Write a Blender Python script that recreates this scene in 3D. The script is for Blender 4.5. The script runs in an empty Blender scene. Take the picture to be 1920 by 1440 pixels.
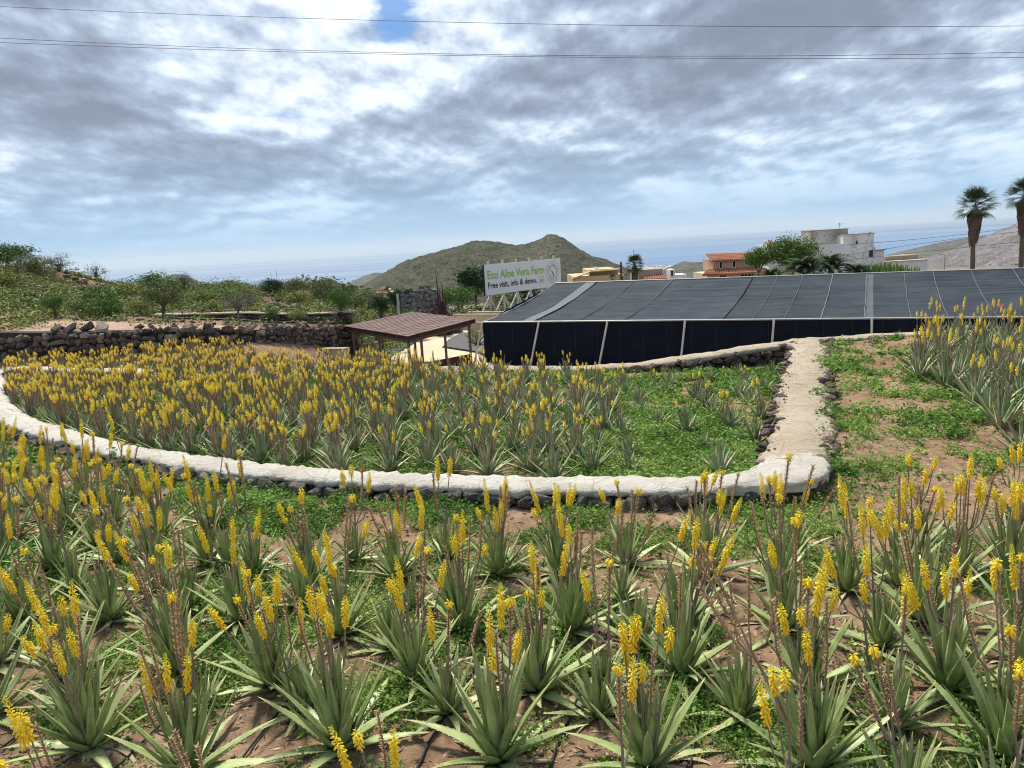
import bpy, bmesh, math, random
import numpy as np
from mathutils import Vector, Matrix, Euler
rad = math.radians
random.seed(7)
rng = np.random.default_rng(11)
S = bpy.context.scene
COL = S.collection

# ------------------------------------------------------------------ camera
cam_d = bpy.data.cameras.new('camera'); cam = bpy.data.objects.new('camera', cam_d); COL.objects.link(cam)
cam_d.sensor_width = 36.0; cam_d.lens = 36.0 * 1442 / 1920; cam_d.clip_start = 0.05; cam_d.clip_end = 300000
cam.location = (0, 0, 3.1)
PITCH, ROLL = rad(10.45), rad(3.27)
cam.matrix_world = Matrix.Translation((0, 0, 3.1)) @ Euler((rad(90) - PITCH, 0, 0)).to_matrix().to_4x4() @ Matrix.Rotation(-ROLL, 4, 'Z')
S.camera = cam

# ------------------------------------------------------------------ sky, sun, exposure
SUN_EL, SUN_AZ = rad(58), rad(-20)          # azimuth measured from +Y towards +X
W = bpy.data.worlds.new('World'); S.world = W; W.use_nodes = True
def build_sky():
    nt = W.node_tree; N = nt.nodes; L = nt.links; N.clear()
    out = N.new('ShaderNodeOutputWorld')
    sky = N.new('ShaderNodeTexSky'); sky.sky_type = 'NISHITA'; sky.sun_disc = False
    sky.sun_elevation = SUN_EL; sky.sun_rotation = SUN_AZ; sky.altitude = 300; sky.dust_density = 1.5
    bg1 = N.new('ShaderNodeBackground'); bg1.inputs['Strength'].default_value = 0.05
    tint = N.new('ShaderNodeMix'); tint.data_type = 'RGBA'; tint.blend_type = 'MULTIPLY'; tint.inputs[0].default_value = 1; L.new(sky.outputs[0], tint.inputs[6]); tint.inputs[7].default_value = (.42, .68, 1, 1); L.new(tint.outputs[2], bg1.inputs['Color'])     # deep blue seen in the gap
    tc = N.new('ShaderNodeTexCoord')
    nrm = N.new('ShaderNodeVectorMath'); nrm.operation = 'NORMALIZE'; L.new(tc.outputs['Generated'], nrm.inputs[0])
    sep = N.new('ShaderNodeSeparateXYZ'); L.new(nrm.outputs[0], sep.inputs[0])
    def math_(op, a, b=None, c=None):
        m = N.new('ShaderNodeMath'); m.operation = op
        for i, v in enumerate((a, b, c)):
            if v is None: continue
            if hasattr(v, 'links'): L.new(v, m.inputs[i])
            else: m.inputs[i].default_value = v
        return m.outputs[0]
    z = math_('MAXIMUM', sep.outputs['Z'], 0.0)
    zd = math_('ADD', z, 0.22)
    u = math_('DIVIDE', sep.outputs['X'], zd); v = math_('DIVIDE', sep.outputs['Y'], zd)
    cmb = N.new('ShaderNodeCombineXYZ'); L.new(u, cmb.inputs[0]); L.new(v, cmb.inputs[1])
    def noise(scale, detail, rough, dist, off, aniso=1.0):
        mp = N.new('ShaderNodeMapping'); mp.inputs['Location'].default_value = off
        mp.inputs['Scale'].default_value = (1, aniso, 1)
        L.new(cmb.outputs[0], mp.inputs['Vector'])
        n = N.new('ShaderNodeTexNoise'); n.inputs['Scale'].default_value = scale; n.inputs['Detail'].default_value = detail
        n.inputs['Roughness'].default_value = rough; n.inputs['Distortion'].default_value = dist
        L.new(mp.outputs[0], n.inputs['Vector']); return n.outputs['Fac']
    def ramp(fac, stops):
        r = N.new('ShaderNodeValToRGB'); r.color_ramp.interpolation = 'B_SPLINE' if len(stops) > 3 else 'LINEAR'
        els = r.color_ramp.elements
        while len(els) > 1: els.remove(els[-1])
        els[0].position = stops[0][0]; els[0].color = (*stops[0][1], 1)
        for p, c in stops[1:]:
            e = els.new(p); e.color = (*c, 1)
        L.new(fac, r.inputs[0]); return r.outputs[0]
    def mix(fac, a, b, typ='MIX'):
        m = N.new('ShaderNodeMix'); m.data_type = 'RGBA'; m.blend_type = typ
        if hasattr(fac, 'links'): L.new(fac, m.inputs[0])
        else: m.inputs[0].default_value = fac
        for i, v in ((6, a), (7, b)):
            if hasattr(v, 'links'): L.new(v, m.inputs[i])
            else: m.inputs[i].default_value = (*v, 1)
        return m.outputs[2]
    def density(sh):      # sh: step along the light, for the lit and shaded flanks of each heap of cloud
        o1 = tuple(p + q for p, q in zip(SKY_OFF1, (0, sh, 0))); o2 = tuple(p + q for p, q in zip(SKY_OFF2, (0, sh, 0)))
        big = noise(0.75, 2, 0.5, 0.15, o1, 0.55); fine = noise(1.45, 11, 0.60, 0.0, o2, 0.62)
        bil = math_('ABSOLUTE', math_('SUBTRACT', noise(1.75, 5, 0.5, 0.0, tuple(p + q for p, q in zip((2.2, 7.7, 1.0), (0, sh, 0))), 0.62), 0.5))
        return big, fine, math_('SUBTRACT', math_('ADD', math_('MULTIPLY', big, 0.50), math_('ADD', math_('MULTIPLY', fine, 0.50), 0.035)), math_('MULTIPLY', bil, 0.45))
    big, fine, den = density(0.0)
    b2_, f2_, den2 = density(0.06)
    lit = math_('SUBTRACT', den2, den)
    tone = math_('ADD', math_('MULTIPLY', den, -1.0), math_('MULTIPLY', lit, SKY_LIT))
    tone = math_('ADD', tone, 1.0)
    cloud = ramp(tone, [(0.34, (0.104, 0.121, 0.162)), (0.43, (0.150, 0.180, 0.238)), (0.495, (0.195, 0.238, 0.310)), (0.55, (0.280, 0.330, 0.400)), (0.60, (0.385, 0.425, 0.475)), (0.68, (0.490, 0.515, 0.540))])
    # cover: thin at the gaps, plain blue between
    cov = ramp(noise(1.7, 6, 0.55, 0.4, (3.7, 1.9, 5)), [(0.25, (0.0,) * 3), (0.32, (1,) * 3)])
    # far cloud merges with the humid air above the sea
    hz = ramp(z, [(0.0, (1,) * 3), (0.02, (0.90,) * 3), (0.055, (0.58,) * 3), (0.10, (0.20,) * 3), (0.17, (0.0,) * 3)])
    cl2 = mix(hz, cloud, (0.165, 0.275, 0.392))
    bright = ramp(z, [(0.0, (1.0,) * 3), (0.30, (1.0,) * 3), (0.62, (2.0,) * 3), (1.0, (2.5,) * 3)])   # overcast: brighter overhead
    cl3 = mix(1.0, cl2, bright, 'MULTIPLY')
    bg2 = N.new('ShaderNodeBackground'); bg2.inputs['Strength'].default_value = SKY_CLOUD; L.new(cl3, bg2.inputs['Color'])
    gd = N.new('ShaderNodeVectorMath'); gd.operation = 'DISTANCE'; L.new(nrm.outputs[0], gd.inputs[0]); gd.inputs[1].default_value = (-0.112, 0.957, 0.2675)
    gn = noise(7.0, 5, 0.6, 0.3, (0.4, 0.9, 4)); gap = ramp(math_('ADD', gd.outputs['Value'], math_('MULTIPLY', math_('SUBTRACT', gn, 0.5), 0.14)), [(0.012, (0.10,) * 3), (0.040, (1,) * 3)])
    cov2 = math_('MINIMUM', math_('MAXIMUM', cov, hz), gap)
    ms = N.new('ShaderNodeMixShader'); L.new(cov2, ms.inputs[0]); L.new(bg1.outputs[0], ms.inputs[1]); L.new(bg2.outputs[0], ms.inputs[2])
    L.new(ms.outputs[0], out.inputs['Surface'])
SKY_CLOUD = 1.0; SKY_LIT = 1.8
SKY_OFF1, SKY_OFF2 = (4.2, 1.3, 0), (1.7, 6.2, 3)
build_sky()
W.cycles.sampling_method = 'MANUAL'; W.cycles.sample_map_resolution = 256
sun_d = bpy.data.lights.new('sun', 'SUN'); sun = bpy.data.objects.new('sun', sun_d); COL.objects.link(sun)
sun_d.energy = 2.7; sun_d.angle = rad(12); sun_d.color = (1.0, 0.93, 0.81)
sdir = Vector((math.sin(SUN_AZ) * math.cos(SUN_EL), math.cos(SUN_AZ) * math.cos(SUN_EL), math.sin(SUN_EL)))
sun.rotation_euler = sdir.to_track_quat('Z', 'Y').to_euler()
S.view_settings.view_transform = 'Standard'; S.view_settings.look = 'None'; S.view_settings.gamma = 1
S.view_settings.use_curve_mapping = False; S.view_settings.exposure = 1.22
S.render.engine = 'CYCLES'
cy = S.cycles
cy.use_denoising = True; cy.use_adaptive_sampling = True; cy.adaptive_threshold = 0.02
cy.filter_width = 1.1; cy.max_bounces = 4; cy.diffuse_bounces = 2; cy.glossy_bounces = 2; cy.transmission_bounces = 2; cy.transparent_max_bounces = 6; cy.volume_bounces = 0
cy.caustics_reflective = False; cy.caustics_refractive = False

# ------------------------------------------------------------------ helpers
def ss(a, b, x):
    t = np.clip((np.asarray(x, float) - a) / (b - a), 0, 1); return t * t * (3 - 2 * t)
def _hash(ix, iy, s):
    h = (ix.astype(np.int64) * 374761393 + iy.astype(np.int64) * 668265263 + s * 1442695041) & 0xffffffff
    h = ((h ^ (h >> 13)) * 1274126177) & 0xffffffff
    return ((h ^ (h >> 16)) & 0xffff) / 65535.0
def vnoise(x, y, s=0):
    x = np.asarray(x, float); y = np.asarray(y, float)
    ix = np.floor(x); iy = np.floor(y); fx = x - ix; fy = y - iy
    fx = fx * fx * (3 - 2 * fx); fy = fy * fy * (3 - 2 * fy)
    a = _hash(ix, iy, s); b = _hash(ix + 1, iy, s); c = _hash(ix, iy + 1, s); d = _hash(ix + 1, iy + 1, s)
    return (a * (1 - fx) + b * fx) * (1 - fy) + (c * (1 - fx) + d * fx) * fy
def fbm(x, y, o=4, s=0):
    v = 0; a = 0.5
    for k in range(o):
        v = v + a * vnoise(x, y, s + k); x = x * 2.03 + 3.1; y = y * 2.03 + 1.7; a *= 0.5
    return v
class MB:
    """collects vertices and faces of one mesh, with a float per vertex ('t') and a material index per face"""
    def __init__(s): s.v = []; s.f = []; s.m = []; s.t = []
    def add(s, vs, fs, m=0, t=0.0):
        o = len(s.v); s.v += [tuple(p) for p in vs]
        s.t += (list(t) if hasattr(t, '__len__') else [t] * len(vs))
        s.f += [tuple(i + o for i in f) for f in fs]; s.m += [m] * len(fs)
    def tube(s, pts, rs, n=6, m=0, t=None, cap=True):
        pts = [Vector(p) for p in pts]; k = len(pts)
        if not hasattr(rs, '__len__'): rs = [rs] * k
        vs = []; tt = []; up = Vector((0.31, 0.17, 0.93))
        for i, p in enumerate(pts):
            d = (pts[min(i + 1, k - 1)] - pts[max(i - 1, 0)]).normalized()
            a = d.cross(up)
            if a.length < 0.15: a = d.cross(Vector((1, 0, 0)))
            a.normalize(); b = d.cross(a)
            for j in range(n):
                q = 2 * math.pi * j / n
                vs.append(p + (a * math.cos(q) + b * math.sin(q)) * rs[i]); tt.append(t[i] if t else i / max(k - 1, 1))
        fs = [(i * n + j, i * n + (j + 1) % n, (i + 1) * n + (j + 1) % n, (i + 1) * n + j) for i in range(k - 1) for j in range(n)]
        if cap: fs += [tuple(range(n))[::-1], tuple((k - 1) * n + j for j in range(n))]
        s.add(vs, fs, m, tt)
    def box(s, c, size, rz=0, m=0, t=0.0):
        x, y, z = (q / 2 for q in size); R = Matrix.Rotation(rz, 3, 'Z'); c = Vector(c)
        vs = [c + R @ Vector((sx * x, sy * y, sz * z)) for sz in (-1, 1) for sy in (-1, 1) for sx in (-1, 1)]
        s.add(vs, [(0, 2, 3, 1), (4, 5, 7, 6), (0, 1, 5, 4), (2, 6, 7, 3), (0, 4, 6, 2), (1, 3, 7, 5)], m, t)
    def slab(s, poly, z0, z1, m=0):
        n = len(poly); vs = [(*p, z0) for p in poly] + [(*p, z1) for p in poly]
        s.add(vs, [tuple(range(n))[::-1], tuple(range(n, 2 * n))] + [(i, (i + 1) % n, n + (i + 1) % n, n + i) for i in range(n)], m)
    def beam(s, a, b, w, h, m=0):
        a = Vector(a); b = Vector(b); d = (b - a).normalized(); up = Vector((0, 0, 1))
        r = d.cross(up); r = Vector((1, 0, 0)) if r.length < 1e-4 else r.normalized()
        u = r.cross(d)
        vs = [p + r * sx * w / 2 + u * sz * h / 2 for p in (a, b) for sz in (-1, 1) for sx in (-1, 1)]
        s.add(vs, [(0, 2, 3, 1), (4, 5, 7, 6), (0, 1, 5, 4), (2, 6, 7, 3), (0, 4, 6, 2), (1, 3, 7, 5)], m)
    def mesh(s, name, mats, smooth=False):
        me = bpy.data.meshes.new(name); me.from_pydata(s.v, [], s.f)
        for k in (mats if isinstance(mats, (list, tuple)) else [mats]): me.materials.append(k)
        me.polygons.foreach_set('material_index', s.m)
        if smooth: me.polygons.foreach_set('use_smooth', [True] * len(s.f))
        at = me.attributes.new('t', 'FLOAT', 'POINT'); at.data.foreach_set('value', s.t)
        me.update(); return me
def fast_mesh(name, V, Q, mats, t=None, smooth=False, mi=None):
    """V (n,3) floats, Q (m,k) ints: big meshes straight from numpy"""
    me = bpy.data.meshes.new(name); k = Q.shape[1]
    me.vertices.add(len(V)); me.vertices.foreach_set('co', np.ascontiguousarray(V, np.float32).ravel())
    me.loops.add(Q.size); me.loops.foreach_set('vertex_index', np.ascontiguousarray(Q, np.int32).ravel())
    me.polygons.add(len(Q)); me.polygons.foreach_set('loop_start', np.arange(0, Q.size, k, dtype=np.int32))
    for q in (mats if isinstance(mats, (list, tuple)) else [mats]): me.materials.append(q)
    if mi is not None: me.polygons.foreach_set('material_index', np.ascontiguousarray(mi, np.int32))
    if smooth: me.polygons.foreach_set('use_smooth', np.ones(len(Q), bool))
    at = me.attributes.new('t', 'FLOAT', 'POINT')
    if t is not None: at.data.foreach_set('value', np.ascontiguousarray(t, np.float32))
    me.update(calc_edges=True); return me
def ob(name, me, parent=None, loc=(0, 0, 0), rot=(0, 0, 0), sc=(1, 1, 1)):
    o = bpy.data.objects.new(name, me); COL.objects.link(o)
    o.location = loc; o.rotation_euler = rot; o.scale = sc if hasattr(sc, '__len__') else (sc,) * 3
    if parent is not None: o.parent = parent
    return o
def tag(o, label, cat, group=None):
    o['label'] = label; o['category'] = cat
    if group: o['group'] = group
    return o
def thing(name, label, cat, loc=(0, 0, 0), rz=0, group=None):      # an Empty at the base of a thing
    o = ob(name, None, None, loc, (0, 0, rz)); o['kind'] = 'thing'; return tag(o, label, cat, group)
def structure(o): o['kind'] = 'structure'; return o
def stuff(o): o['kind'] = 'stuff'; return o

# ------------------------------------------------------------------ materials
class NT:
    def __init__(s, name):
        s.m = bpy.data.materials.new(name); s.m.use_nodes = True; s.t = s.m.node_tree
        s.b = s.t.nodes['Principled BSDF']; s.out = s.t.nodes['Material Output']
    def n(s, typ, **kw):
        x = s.t.nodes.new('ShaderNode' + typ)
        for k, v in kw.items():
            if hasattr(x, k): setattr(x, k, v)
            else: s.set(x.inputs[k.replace('_', ' ').title() if k.replace('_', ' ').title() in x.inputs else k], v)
        return x
    def set(s, i, v):
        if hasattr(v, 'links'): s.t.links.new(v, i)
        elif hasattr(v, '__len__') and len(v) == 3 and i.type == 'RGBA': i.default_value = (*v, 1)
        else: i.default_value = v
    def coord(s, kind='Object'): return s.n('TexCoord').outputs[kind]
    def pos(s): return s.n('NewGeometry').outputs['Position']
    def noise(s, vec, scale, detail=4, rough=0.55, dist=0.0):
        x = s.n('TexNoise'); s.set(x.inputs['Vector'], vec); x.inputs['Scale'].default_value = scale
        x.inputs['Detail'].default_value = detail; x.inputs['Roughness'].default_value = rough; x.inputs['Distortion'].default_value = dist
        return x.outputs['Fac']
    def ramp(s, fac, stops):
        r = s.n('ValToRGB'); e = r.color_ramp.elements
        while len(e) > 1: e.remove(e[-1])
        f = lambda c: (*c, 1) if hasattr(c, '__len__') else (c, c, c, 1)
        e[0].position = stops[0][0]; e[0].color = f(stops[0][1])
        for p, c in stops[1:]: e.new(p).color = f(c)
        s.set(r.inputs[0], fac); return r.outputs[0]
    def mix(s, fac, a, b, typ='MIX'):
        m = s.n('Mix', data_type='RGBA', blend_type=typ)
        s.set(m.inputs[0], fac); s.set(m.inputs[6], a); s.set(m.inputs[7], b); return m.outputs[2]
    def math(s, op, a, b=0.0):
        m = s.n('Math', operation=op); s.set(m.inputs[0], a); s.set(m.inputs[1], b); return m.outputs[0]
    def attr(s, name='t'): x = s.n('Attribute'); x.attribute_name = name; return x.outputs['Fac']
    def rnd(s): return s.n('ObjectInfo').outputs['Random']
    def bump(s, h, strength=0.5, dist=0.02):
        x = s.n('Bump'); x.inputs['Strength'].default_value = strength; x.inputs['Distance'].default_value = dist
        s.set(x.inputs['Height'], h); s.t.links.new(x.outputs[0], s.b.inputs['Normal'])
    def done(s, col, rough=0.8, spec=0.3):
        s.set(s.b.inputs['Base Color'], col); s.set(s.b.inputs['Roughness'], rough); s.b.inputs['Specular IOR Level'].default_value = spec
        return s.m
M = {}
def translucent(n, col, f):
    t = n.n('BsdfTranslucent'); n.set(t.inputs['Color'], col); m = n.n('MixShader'); m.inputs[0].default_value = f
    n.t.links.new(n.b.outputs[0], m.inputs[1]); n.t.links.new(t.outputs[0], m.inputs[2]); n.t.links.new(m.outputs[0], n.out.inputs['Surface'])
def plain(name, c1, c2=None, scale=3.0, rough=0.8, bump=0.0, spec=0.3, vary=0.0, where='Object', bd=0.02):
    n = NT(name); co = n.coord(where); f = n.noise(co, scale, 5)
    col = n.mix(n.ramp(f, [(0.35, 0.0), (0.65, 1.0)]), c1, c2 if c2 else tuple(x * 0.75 for x in c1))
    if vary: col = n.mix(n.rnd(), col, tuple(x * (1 - vary) for x in c1))
    if bump: n.bump(n.noise(co, scale * 4, 6), bump, bd)
    M[name] = n.done(col, rough, spec); return M[name]
def mats():
    # soil of the beds
    n = NT('soil'); p = n.pos()
    a = n.noise(p, 0.55, 5, 0.6); b = n.noise(p, 7, 6, 0.65); c = n.noise(p, 38, 4, 0.7)
    col = n.mix(n.ramp(a, [(0.38, 0.0), (0.62, 1.0)]), (0.250, 0.158, 0.095), (0.345, 0.235, 0.150))
    col = n.mix(n.ramp(b, [(0.35, 0.75), (0.6, 0.0)]), col, (0.135, 0.085, 0.055))
    col = n.mix(n.ramp(c, [(0.60, 0.0), (0.72, 0.55)]), col, (0.46, 0.35, 0.25))
    sep = n.n('SeparateXYZ'); n.set(sep.inputs[0], p)
    slope = n.math('MULTIPLY', n.ramp(n.math('DIVIDE', sep.outputs[1], 100.0), [(0.285, 0.0), (0.33, 1.0)]), n.ramp(n.math('DIVIDE', sep.outputs[0], -100.0), [(0.04, 0.0), (0.07, 1.0)]))
    col = n.mix(slope, col, n.mix(n.ramp(a, [(0.4, 0.0), (0.6, 1.0)]), (0.135, 0.082, 0.06), (0.20, 0.135, 0.095)))
    dist = n.n('VectorMath', operation='LENGTH'); n.set(dist.inputs[0], p)
    far = n.ramp(n.math('DIVIDE', dist.outputs['Value'], 900.0), [(0.06, 0.0), (0.16, 1.0)])
    scrub = n.noise(p, 0.045, 8, 0.7); s2 = n.noise(p, 0.004, 5, 0.6)
    fc = n.mix(n.ramp(scrub, [(0.42, 0.0), (0.56, 1.0)]), (0.20, 0.16, 0.115), (0.075, 0.085, 0.045))
    fc = n.mix(n.ramp(s2, [(0.45, 0.0), (0.62, 0.6)]), fc, (0.25, 0.21, 0.165))
    col = n.mix(far, col, fc)
    n.bump(n.math('ADD', n.math('MULTIPLY', b, 0.6), n.math('MULTIPLY', c, 0.5)), 0.8, 0.05)
    M['soil'] = n.done(col, 0.95, 0.15)
    # aloe leaves
    def leaf(name, lo, hi, tip):
        n = NT(name); t = n.attr(); co = n.coord()
        r = n.rnd()
        base = n.mix(r, lo, hi)
        base = n.mix(n.ramp(t, [(0.0, 0.30), (0.16, 0.0)]), base, (0.30, 0.34, 0.17))
        base = n.mix(n.ramp(n.noise(co, 9, 5), [(0.42, 0.0), (0.72, 0.55)]), base, tuple(x * 1.5 for x in hi))
        base = n.mix(n.ramp(t, [(0.72, 0.0), (1.0, 0.85)]), base, tip)
        sheen = n.noise(co, 24, 3)
        M[name] = n.done(base, n.ramp(sheen, [(0.3, 0.38), (0.7, 0.56)]), 0.45)
        n.b.inputs['Coat Weight'].default_value = 0.0
    leaf('aloe_leaf', (0.160, 0.222, 0.074), (0.300, 0.360, 0.148), (0.40, 0.34, 0.15))
    leaf('aloe_leaf_grey', (0.160, 0.210, 0.098), (0.290, 0.340, 0.190), (0.36, 0.31, 0.18))
    plain('tooth', (0.50, 0.49, 0.32), rough=0.6)
    n = NT('dry_leaf'); t = n.attr(); co = n.coord()
    col = n.mix(n.ramp(n.noise(co, 11, 5), [(0.4, 0.0), (0.65, 1.0)]), (0.47, 0.43, 0.29), (0.36, 0.27, 0.16))
    M['dry_leaf'] = n.done(n.mix(n.ramp(t, [(0.6, 0.0), (1, 0.8)]), col, (0.33, 0.19, 0.09)), 0.8, 0.2)
    # flowers
    n = NT('flower'); t = n.attr()
    col = n.ramp(t, [(0.0, (0.92, 0.53, 0.02)), (0.35, (0.95, 0.69, 0.025)), (0.75, (0.94, 0.74, 0.04)), (1.0, (0.48, 0.50, 0.07))])
    col = n.mix(n.math('MULTIPLY', n.rnd(), 0.45), col, (0.95, 0.70, 0.03))
    M['flower'] = n.done(col, 0.5, 0.3)
    n = NT('stalk'); t = n.attr()
    M['stalk'] = n.done(n.mix(n.math('MULTIPLY', n.rnd(), 0.6), n.ramp(t, [(0, (0.20, 0.20, 0.155)), (0.5, (0.185, 0.145, 0.12)), (1, (0.24, 0.16, 0.10))]), (0.30, 0.23, 0.165)), 0.75, 0.25)
    plain('stalk_dry', (0.40, 0.29, 0.19), (0.27, 0.18, 0.11), 12, 0.85)
    plain('bract', (0.50, 0.36, 0.21), (0.26, 0.16, 0.09), 30, 0.85)
    # walls
    n = NT('whitewash'); p = n.pos()
    f = n.noise(p, 1.6, 6, 0.65); g = n.noise(p, 14, 6, 0.7); h = n.noise(p, 60, 3, 0.7)
    col = n.mix(n.ramp(f, [(0.44, 0.0), (0.64, 0.85)]), (0.84, 0.805, 0.73), (0.66, 0.61, 0.525))
    col = n.mix(n.ramp(g, [(0.60, 0.0), (0.74, 0.6)]), col, (0.36, 0.31, 0.255))
    col = n.mix(n.ramp(h, [(0.60, 0.0), (0.70, 0.5)]), col, (0.46, 0.42, 0.36))
    vo = n.n('TexVoronoi', feature='DISTANCE_TO_EDGE'); n.set(vo.inputs['Vector'], n.mix(0.12, p, n.n('TexNoise').outputs['Color'])); vo.inputs['Scale'].default_value = 2.3
    pit = n.noise(p, 27, 4, 0.75); col = n.mix(n.ramp(vo.outputs['Distance'], [(0.004, 0.5), (0.014, 0.0)]), col, (0.3, 0.265, 0.22))
    col = n.mix(n.ramp(pit, [(0.62, 0.0), (0.70, 0.6)]), col, (0.3, 0.265, 0.22)); col = n.mix(n.ramp(n.noise(p, 3.7, 7, 0.72), [(0.55, 0.0), (0.70, 0.4)]), col, (0.45, 0.398, 0.33))
    n.bump(n.math('ADD', n.math('SUBTRACT', g, n.math('MULTIPLY', pit, 0.8)), n.math('MULTIPLY', h, 0.5)), 1.0, 0.07); M['whitewash'] = n.done(col, 0.92, 0.15)
    n = NT('cement_cap'); p = n.pos()
    f = n.noise(p, 1.1, 6, 0.65); g = n.noise(p, 11, 6, 0.7); h = n.noise(p, 50, 3, 0.7)
    col = n.mix(n.ramp(f, [(0.38, 0.0), (0.64, 1.0)]), (0.50, 0.43, 0.335), (0.42, 0.35, 0.265))
    col = n.mix(n.ramp(g, [(0.58, 0.0), (0.74, 0.6)]), col, (0.28, 0.22, 0.165))
    col = n.mix(n.ramp(h, [(0.60, 0.0), (0.72, 0.5)]), col, (0.62, 0.54, 0.42))
    vo = n.n('TexVoronoi', feature='DISTANCE_TO_EDGE'); n.set(vo.inputs['Vector'], n.mix(0.12, p, n.n('TexNoise').outputs['Color'])); vo.inputs['Scale'].default_value = 2.3
    pit = n.noise(p, 27, 4, 0.75); col = n.mix(n.ramp(vo.outputs['Distance'], [(0.004, 0.75), (0.016, 0.0)]), col, (0.24, 0.19, 0.145))
    col = n.mix(n.ramp(pit, [(0.60, 0.0), (0.68, 0.85)]), col, (0.24, 0.19, 0.145)); col = n.mix(n.ramp(n.noise(p, 3.7, 7, 0.72), [(0.52, 0.0), (0.66, 0.55)]), col, (0.36, 0.285, 0.217))
    n.bump(n.math('ADD', n.math('SUBTRACT', g, n.math('MULTIPLY', pit, 0.8)), n.math('MULTIPLY', h, 0.4)), 0.9, 0.05); M['cement_cap'] = n.done(col, 0.95, 0.12)
    def stone(name, dark, brown, pale):
        n = NT(name); co = n.coord(); r = n.rnd()
        base = n.ramp(r, [(0.0, dark), (0.35, tuple(x * 1.6 for x in dark)), (0.58, brown), (0.80, tuple(x * 1.45 for x in brown)), (1.0, pale)])
        base = n.mix(n.ramp(n.noise(co, 2.4, 6, 0.7), [(0.45, 0.0), (0.7, 0.65)]), base, pale)
        base = n.mix(n.ramp(n.noise(co, 9, 4, 0.7), [(0.35, 0.6), (0.55, 0.0)]), base, tuple(x * 0.45 for x in dark))
        n.bump(n.noise(co, 7, 6, 0.75), 0.9, 0.12); M[name] = n.done(base, 0.9, 0.2)
    stone('basalt', (0.040, 0.038, 0.042), (0.105, 0.075, 0.062), (0.23, 0.20, 0.175))
    stone('grey_basalt', (0.075, 0.072, 0.072), (0.15, 0.125, 0.11), (0.52, 0.49, 0.44))
    stone('lava_red', (0.068, 0.062, 0.062), (0.185, 0.130, 0.102), (0.46, 0.38, 0.31))
    stone('grey_stone', (0.17, 0.168, 0.17), (0.27, 0.255, 0.245), (0.46, 0.44, 0.42))
    plain('wall_core', (0.030, 0.026, 0.024), (0.055, 0.046, 0.040), 6, 0.95, 0.6)
    plain('grey_mortar', (0.075, 0.072, 0.07), (0.13, 0.125, 0.12), 5, 0.95, 0.5)
    plain('hose', (0.018, 0.018, 0.019), rough=0.6)
    # ground cover
    n = NT('weed'); t = n.attr()
    col = n.ramp(t, [(0, (0.055, 0.125, 0.020)), (0.5, (0.150, 0.285, 0.045)), (0.85, (0.25, 0.39, 0.08)), (1, (0.37, 0.40, 0.13))]); M['weed'] = n.done(col, 0.65, 0.25); translucent(n, col, 0.3)
    n = NT('litter'); t = n.attr()
    M['litter'] = n.done(n.ramp(t, [(0, (0.36, 0.26, 0.17)), (0.5, (0.25, 0.17, 0.11)), (1, (0.50, 0.42, 0.30))]), 0.9, 0.15)
    def foliage(name, a, b, c):
        n = NT(name); t = n.attr()
        col = n.ramp(t, [(0, a), (0.55, b), (1, c)])
        M[name] = n.done(n.mix(n.math('MULTIPLY', n.rnd(), 0.5), col, b), 0.7, 0.2)
    foliage('foliage_green', (0.036, 0.080, 0.018), (0.090, 0.170, 0.032), (0.18, 0.27, 0.06))
    foliage('foliage_olive', (0.055, 0.075, 0.025), (0.110, 0.140, 0.046), (0.19, 0.215, 0.085))
    foliage('foliage_grey', (0.080, 0.085, 0.058), (0.13, 0.135, 0.09), (0.19, 0.185, 0.13))
    foliage('foliage_yellow', (0.062, 0.092, 0.020), (0.200, 0.230, 0.050), (0.37, 0.36, 0.095))
    foliage('foliage_dark', (0.010, 0.030, 0.012), (0.022, 0.056, 0.020), (0.045, 0.090, 0.03))
    foliage('palm_leaf', (0.018, 0.038, 0.018), (0.042, 0.075, 0.032), (0.085, 0.12, 0.055))
    plain('palm_dead', (0.13, 0.105, 0.08), (0.075, 0.058, 0.045), 6, 0.9)
    plain('bark', (0.15, 0.12, 0.095), (0.085, 0.066, 0.052), 6, 0.9, 0.6)
    plain('twig', (0.20, 0.175, 0.15), (0.13, 0.11, 0.09), 6, 0.9)
    plain('dirt_path', (0.36, 0.25, 0.19), (0.28, 0.19, 0.14), 1.2, 0.95, 0.3, where='Object')
    plain('hill_dirt', (0.16, 0.10, 0.07), (0.095, 0.066, 0.05), 0.9, 0.95, 0.7)
    # buildings
    plain('patio', (0.55, 0.47, 0.34), (0.47, 0.40, 0.28), 0.5, 0.9, 0.15)
    plain('gravel_bed', (0.055, 0.055, 0.06), (0.15, 0.145, 0.145), 18, 0.95, 0.6)
    plain('beige_render', (0.62, 0.53, 0.37), (0.52, 0.43, 0.30), 0.8, 0.9, 0.2)
    n = NT('net_roof'); p = n.coord(); sep = n.n('SeparateXYZ'); n.set(sep.inputs[0], p)
    mp = n.n('Mapping'); n.set(mp.inputs['Vector'], p); mp.inputs['Scale'].default_value = (0.22, 5.5, 1)
    st = n.noise(mp.outputs[0], 1.0, 3, 0.6); cl = n.noise(p, 0.9, 4, 0.6); fi = n.noise(p, 46, 2, 0.6)
    g = n.mix(n.ramp(st, [(0.42, 0.0), (0.56, 1.0)]), (0.012, 0.020, 0.030), (0.033, 0.047, 0.063))  # dark grey-blue weave, with the sky's reflection put into its blue
    g = n.mix(n.ramp(cl, [(0.45, 0.0), (0.7, 0.5)]), g, (0.058, 0.072, 0.086))
    g = n.mix(n.ramp(fi, [(0.5, 0.0), (0.68, 0.3)]), g, (0.12, 0.135, 0.15))
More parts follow.
